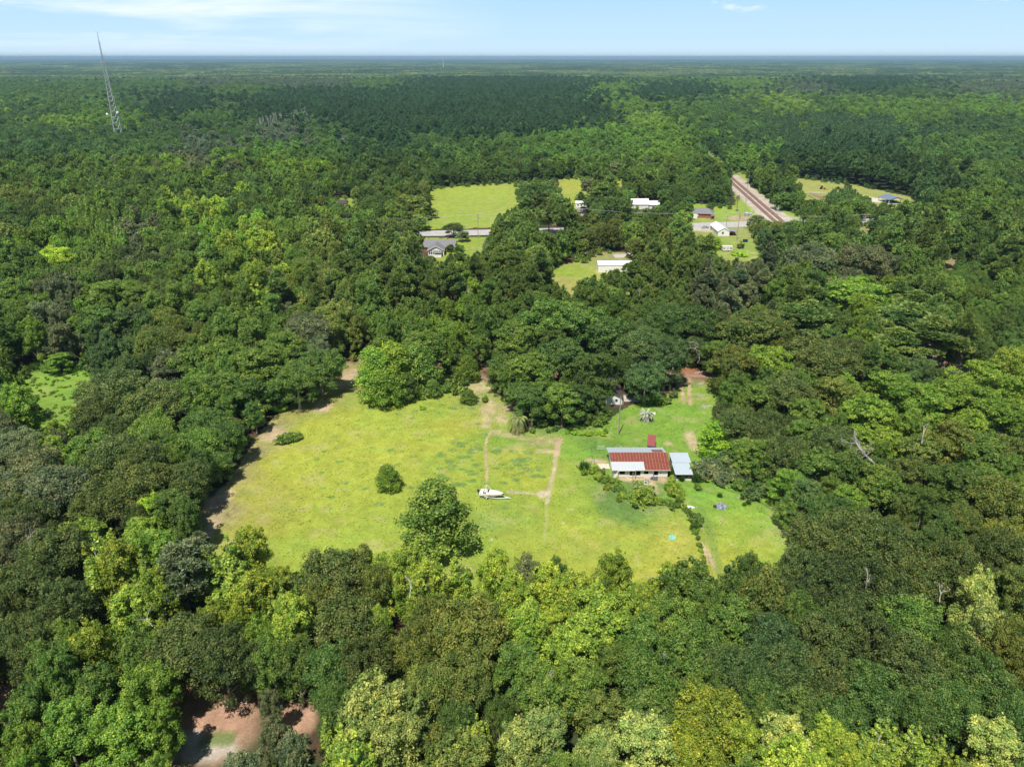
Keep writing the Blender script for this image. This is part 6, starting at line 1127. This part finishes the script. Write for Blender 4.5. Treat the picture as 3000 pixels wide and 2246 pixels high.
# ------------------------------------------------------------------ palms
palm_g = mat("palm_leaf", (.20, .27, .07), .5, .3, 1.5, col2=(.34, .38, .13)); palm_p = mat("pale_palm_leaf", (.36, .38, .17), .55, .3, 1.5, col2=(.45, .40, .18)); palm_s = mat("silvery_palm_leaf", (.36, .43, .30), .5, .25, 1.5, col2=(.52, .56, .42)); palm_t = mat("palm_trunk", (.22, .18, .14), .95, .3, 4)
def frond(mb, az, ln, rise, droop, wd, base, n=10, lw=.09):
    c, s = math.cos(az), math.sin(az); pts = []
    for k in range(n + 1):
        f = k / n; r_ = ln * (f - .25 * f * f * droop); z_ = ln * (rise * f - droop * f * f); pts.append(np.array((base[0] + c * r_, base[1] + s * r_, base[2] + z_)))
    side = np.array((-s, c, 0.0))
    for k in range(1, n + 1):
        f = k / n; w_ = wd * math.sin(PI * min(1, f * .9 + .12)); d = pts[k] - pts[k - 1]; dn = d / np.linalg.norm(d)
        for sg_ in (1, -1):
            tip = pts[k] + side * sg_ * w_ + dn * w_ * .5 - np.array((0, 0, w_ * .55)); mb.add([pts[k] - dn * lw, pts[k] + dn * lw, tip], [(0, 1, 2)])
            tip = pts[k] - d * .5 + side * sg_ * w_ * .95 + dn * w_ * .45 - np.array((0, 0, w_ * .5)); q = pts[k] - d * .5; mb.add([q - dn * lw, q + dn * lw, tip], [(0, 1, 2)])
    mb.tube(pts, [.03] * n + [.01], 3, cap=False)
def palm(name, label, px, py, h, nf, ln, m, rise=.9, droop=1.1, wd=.5, tr=.22, skirt=0, seed=1, dead=None):
    rng = random.Random(seed); b = at(px, py); o = empty(name, label, "palm", (b[0], b[1], 0)); m_ = MB(); m_.tube([(0, 0, -.1), (.05, 0, h * .5), (0, 0, h)], [tr * 1.3, tr, tr * .9], 8); m_.build("trunk", palm_t, o)
    m_ = MB()
    for k in range(nf): frond(m_, k * 2.4 + rng.uniform(-.2, .2), ln * rng.uniform(.8, 1.1), rng.uniform(-.1, rise), droop * rng.uniform(.7, 1.1), wd, (0, 0, h))
    m_.build("crown", m, o)
    if skirt:
        m_ = MB()
        for k in range(skirt): frond(m_, k * 2.4, ln * rng.uniform(.7, 1.0), rng.uniform(-.5, .1), droop * 1.1, wd * .8, (0, 0, h - .2))
        m_.build("skirt", dead or palm_p, o)
palm("fan_palm", "large drooping yellow-green fan palm at the corner of the pecan grove", 1516, 1266, 4.2, 50, 4.2, palm_g, 1.1, 1.35, .75, .3, 40, 3)
palm("pindo_palm", "silvery feather palm standing alone on the green lawn", 1893, 1232, 2.1, 48, 3.1, palm_s, 1.25, 1.1, .42, .26, 8, 5, palm_p)
palm("cabbage_palm", "tall cabbage palm with round tan crown beside the railway", 2158, 620, 10.2, 46, 2.1, mat("tan_palm_leaf", (.22, .23, .09), .6, .3, 1.5, col2=(.32, .28, .12)), 1.1, 1.2, .55, .24, 34, 7, mat("dry_palm_leaf", (.36, .28, .15), .8, .2, 2))
# ------------------------------------------------------------------ dead wood
def deadtree(name, label, base, h, lean, seed, spread=.5, r0=.22, levels=4, cat="dead tree", up=.25):
    rng = np.random.RandomState(seed); m_ = MB()
    def grow(p, d, ln, r_, lv_):
        n_ = 3; pts = [p]; q = p.copy(); dd = d.copy()
        for k in range(n_): dd = dd + rng.normal(0, .13, 3); dd /= np.linalg.norm(dd); q = q + dd * ln / n_; pts.append(q.copy())
        m_.tube(pts, [r_, r_ * .85, r_ * .7, r_ * .5], 5, cap=False)
        if lv_ > 0:
            for k in range(rng.randint(2, 4)):
                e2_ = dd + rng.normal(0, spread, 3) + np.array((0, 0, up)); e2_ /= np.linalg.norm(e2_); grow(pts[-1 if k < 2 else 2], e2_, ln * rng.uniform(.6, .85), r_ * .62, lv_ - 1)
    d0 = np.array((lean[0], lean[1], 1.0)); d0 /= np.linalg.norm(d0); grow(np.zeros(3), d0, h * .42, r0, levels)
    o = m_.build(name, M["dead"]); o.location = base; return tag(o, label, cat)
deadtree("dead_tree", "big bare silvery dead tree leaning over the green crowns beside the far pasture fence", ats(1914, 1040, 7.5), 12, (-.55, .2), 4, .5, .30, 5)
deadtree("small_dead_tree", "slim forked bare dead tree poking out of a pecan crown", ats(1991, 958, 13), 6, (.0, 0), 8, .45, .12, 2)
deadtree("fallen_dead_limb", "large bleached fallen tree at the end of the litter drive", (*at(2092, 1078)[:2], .2), 13, (-1.3, .5), 14, .5, .35, 4, "fallen tree", .1)
deadtree("fallen_log", "pale fallen branch lying on the brown litter drive", (*at(2088, 1098)[:2], .2), 7, (-2.5, .6), 21, .4, .16, 2, "log", .05)
for k, (sx, sy, z_) in enumerate([(330, 1352, 13), (62, 1185, 13), (885, 1290, 15), (1190, 1480, 11), (1440, 1430, 13), (1870, 1270, 15), (2030, 1300, 14), (560, 500, 14), (1010, 640, 13), (1380, 640, 15)]):
    deadtree("bare_branch", ["bare twisted grey limb among the pale green poplars", "bare pale limb atop a grey-green oak at the frame edge", "forked pale limb in the yellow-green poplar crown", "thin pale branch in the dark gap of the lower woods", "bleached twig cluster over the round green oaks",
        "pale twigs sticking out of the big dark oak", "short bare limb between dark oaks", "grey bare twigs among woods trees beyond the meadow", "bare twigs among the bright green grove", "thin bare limb among the warm green pines"][k], ats(sx, sy, z_), 3.4, (rs.uniform(-.6, .6), rs.uniform(-.3, .6)), 30 + k, .6, .075, 3, "branch")
rg = random.Random(5)
for k, (px, py, r_) in enumerate([(2052, 1163, 1.2), (2068, 1192, .9), (2058, 1195, 1.0), (2050, 1127, 1.0), (690, 2050, 1.6)]):
    m_ = MB()
    for j in range(40):
        a, b = rg.uniform(-r_, r_), rg.uniform(-r_ * .6, r_ * .6); an = rg.uniform(0, PI); l_ = rg.uniform(.4, 1.2); m_.tube([(a, b, rg.uniform(0, .3)), (a + math.cos(an) * l_, b + math.sin(an) * l_ * .6, rg.uniform(.05, .7))], .03, 3)
    thing("brush_pile", ["heap of pale cut brush on the lawn near the woods", "loose pale sticks below the brush heap", "small scatter of cut branches beside the stick pile", "pale brush beside the fallen dead tree", "grey sticks leaning together in the lower clearing"][k], "brush pile", m_, M["dead"], px, py)
# stand of bare grey dead trunks in the far woods
stand = []
for k in range(70):
    f = rg.random(); p = ats(560 + 120 * f + rg.uniform(-4, 4), 292 - 26 * f + rg.uniform(-7, 7), 0); stand.append(p)
m_ = MB(); p0 = stand[0]
for p in stand:
    h_ = rg.uniform(12, 24); q = (p[0] - p0[0], p[1] - p0[1]); m_.tube([(q[0], q[1], 0), (q[0] + rg.uniform(-.6, .6), q[1], h_)], [.45, .16], 4)
    for j in range(3): z_ = h_ * rg.uniform(.5, .95); a = rg.uniform(0, 6.28); m_.tube([(q[0], q[1], z_), (q[0] + math.cos(a) * 2.2, q[1] + math.sin(a) * 2.2, z_ + 1.6)], .12, 3)
o = m_.build("dead_wood_stand", M["dead"]); o.location = (p0[0], p0[1], 0); tag(o, "pale stand of bare dead trunks in the far swamp woods", "dead trees", kind="stuff")
# tall weeds: grass-like clumps round the barn and meadow
def weeds(px, py, h, w_, label, seed, tint=(.10, .20, .03)):
    P = [(0, 0, h * .12, w_, .5)] ; n_ = 420
    me_ = leafmesh("weed_clump", [(0, 0, h * .28, w_, max(.3, h / (2.4 * w_)))], n_, h * .42, M["leaf"], seed, "blade", -.3, .1); o = bpy.data.objects.new("weed_clump", me_); C.objects.link(o); p = at(px, py); o.location = (p[0], p[1], 0); o["tint"] = tint; return tag(o, label, "weeds", "clumps of tall weeds")
for k, (px, py, h, w_, lb) in enumerate([(1711, 1374, 2.2, 1.3, "tall dark feathery weed clump at the end of the barn hedge"), (1761, 1408, 1.5, .9, "round bright green weed tuft below the barn hedge"), (2040, 1412, 2.6, .9, "tall green weeds between the shed and the tarp pile"), (1962, 1388, 2.4, .7, "tall green weeds at the right barn corner".replace("right ", "")),
        (1996, 1408, 2.0, .6, "upright weeds before the open shed"), (1988, 1480, 2.0, .8, "bright weeds beside the striped tarp"), (2033, 1553, 2.3, .7, "bright green upright weeds in the fence row"), (2108, 1456, 1.2, .5, "small weed tuft above the tarp pile"), (2192, 1477, 1.3, .4, "thin weed stalks on the wire fence"), (2180, 1481, 1.0, .4, "low weed tuft beside the thin stalks"),
        (170, 1078, 2.6, 3.5, "tall weeds along the top of the green meadow"), (215, 1085, 2.6, 3.5, "tall bright weeds at the meadow corner"), (110, 1082, 2.4, 3.2, "tall weeds at the outer meadow edge")]):
    weeds(px, py, h, w_, lb, 60 + k, (.10, .21, .025) if k % 2 else (.075, .15, .03))
# ------------------------------------------------------------------ haze
hz = MB().box(-43500, 43500, -1600, 43500, -1.2, 131.0)
hm = bpy.data.materials.new("haze"); hm.use_nodes = True; t = hm.node_tree; t.nodes.remove(t.nodes["Principled BSDF"])
pv = N(t, "ShaderNodeVolumePrincipled"); pv.inputs["Color"].default_value = (.36, .58, .78, 1); pv.inputs["Density"].default_value = 6.0e-5; pv.inputs["Anisotropy"].default_value = 0.0
t.links.new(pv.outputs[0], t.nodes["Material Output"].inputs["Volume"])
ho = hz.build("haze", hm); tag(ho, "thin bluish summer haze over the far forest", kind="stuff")
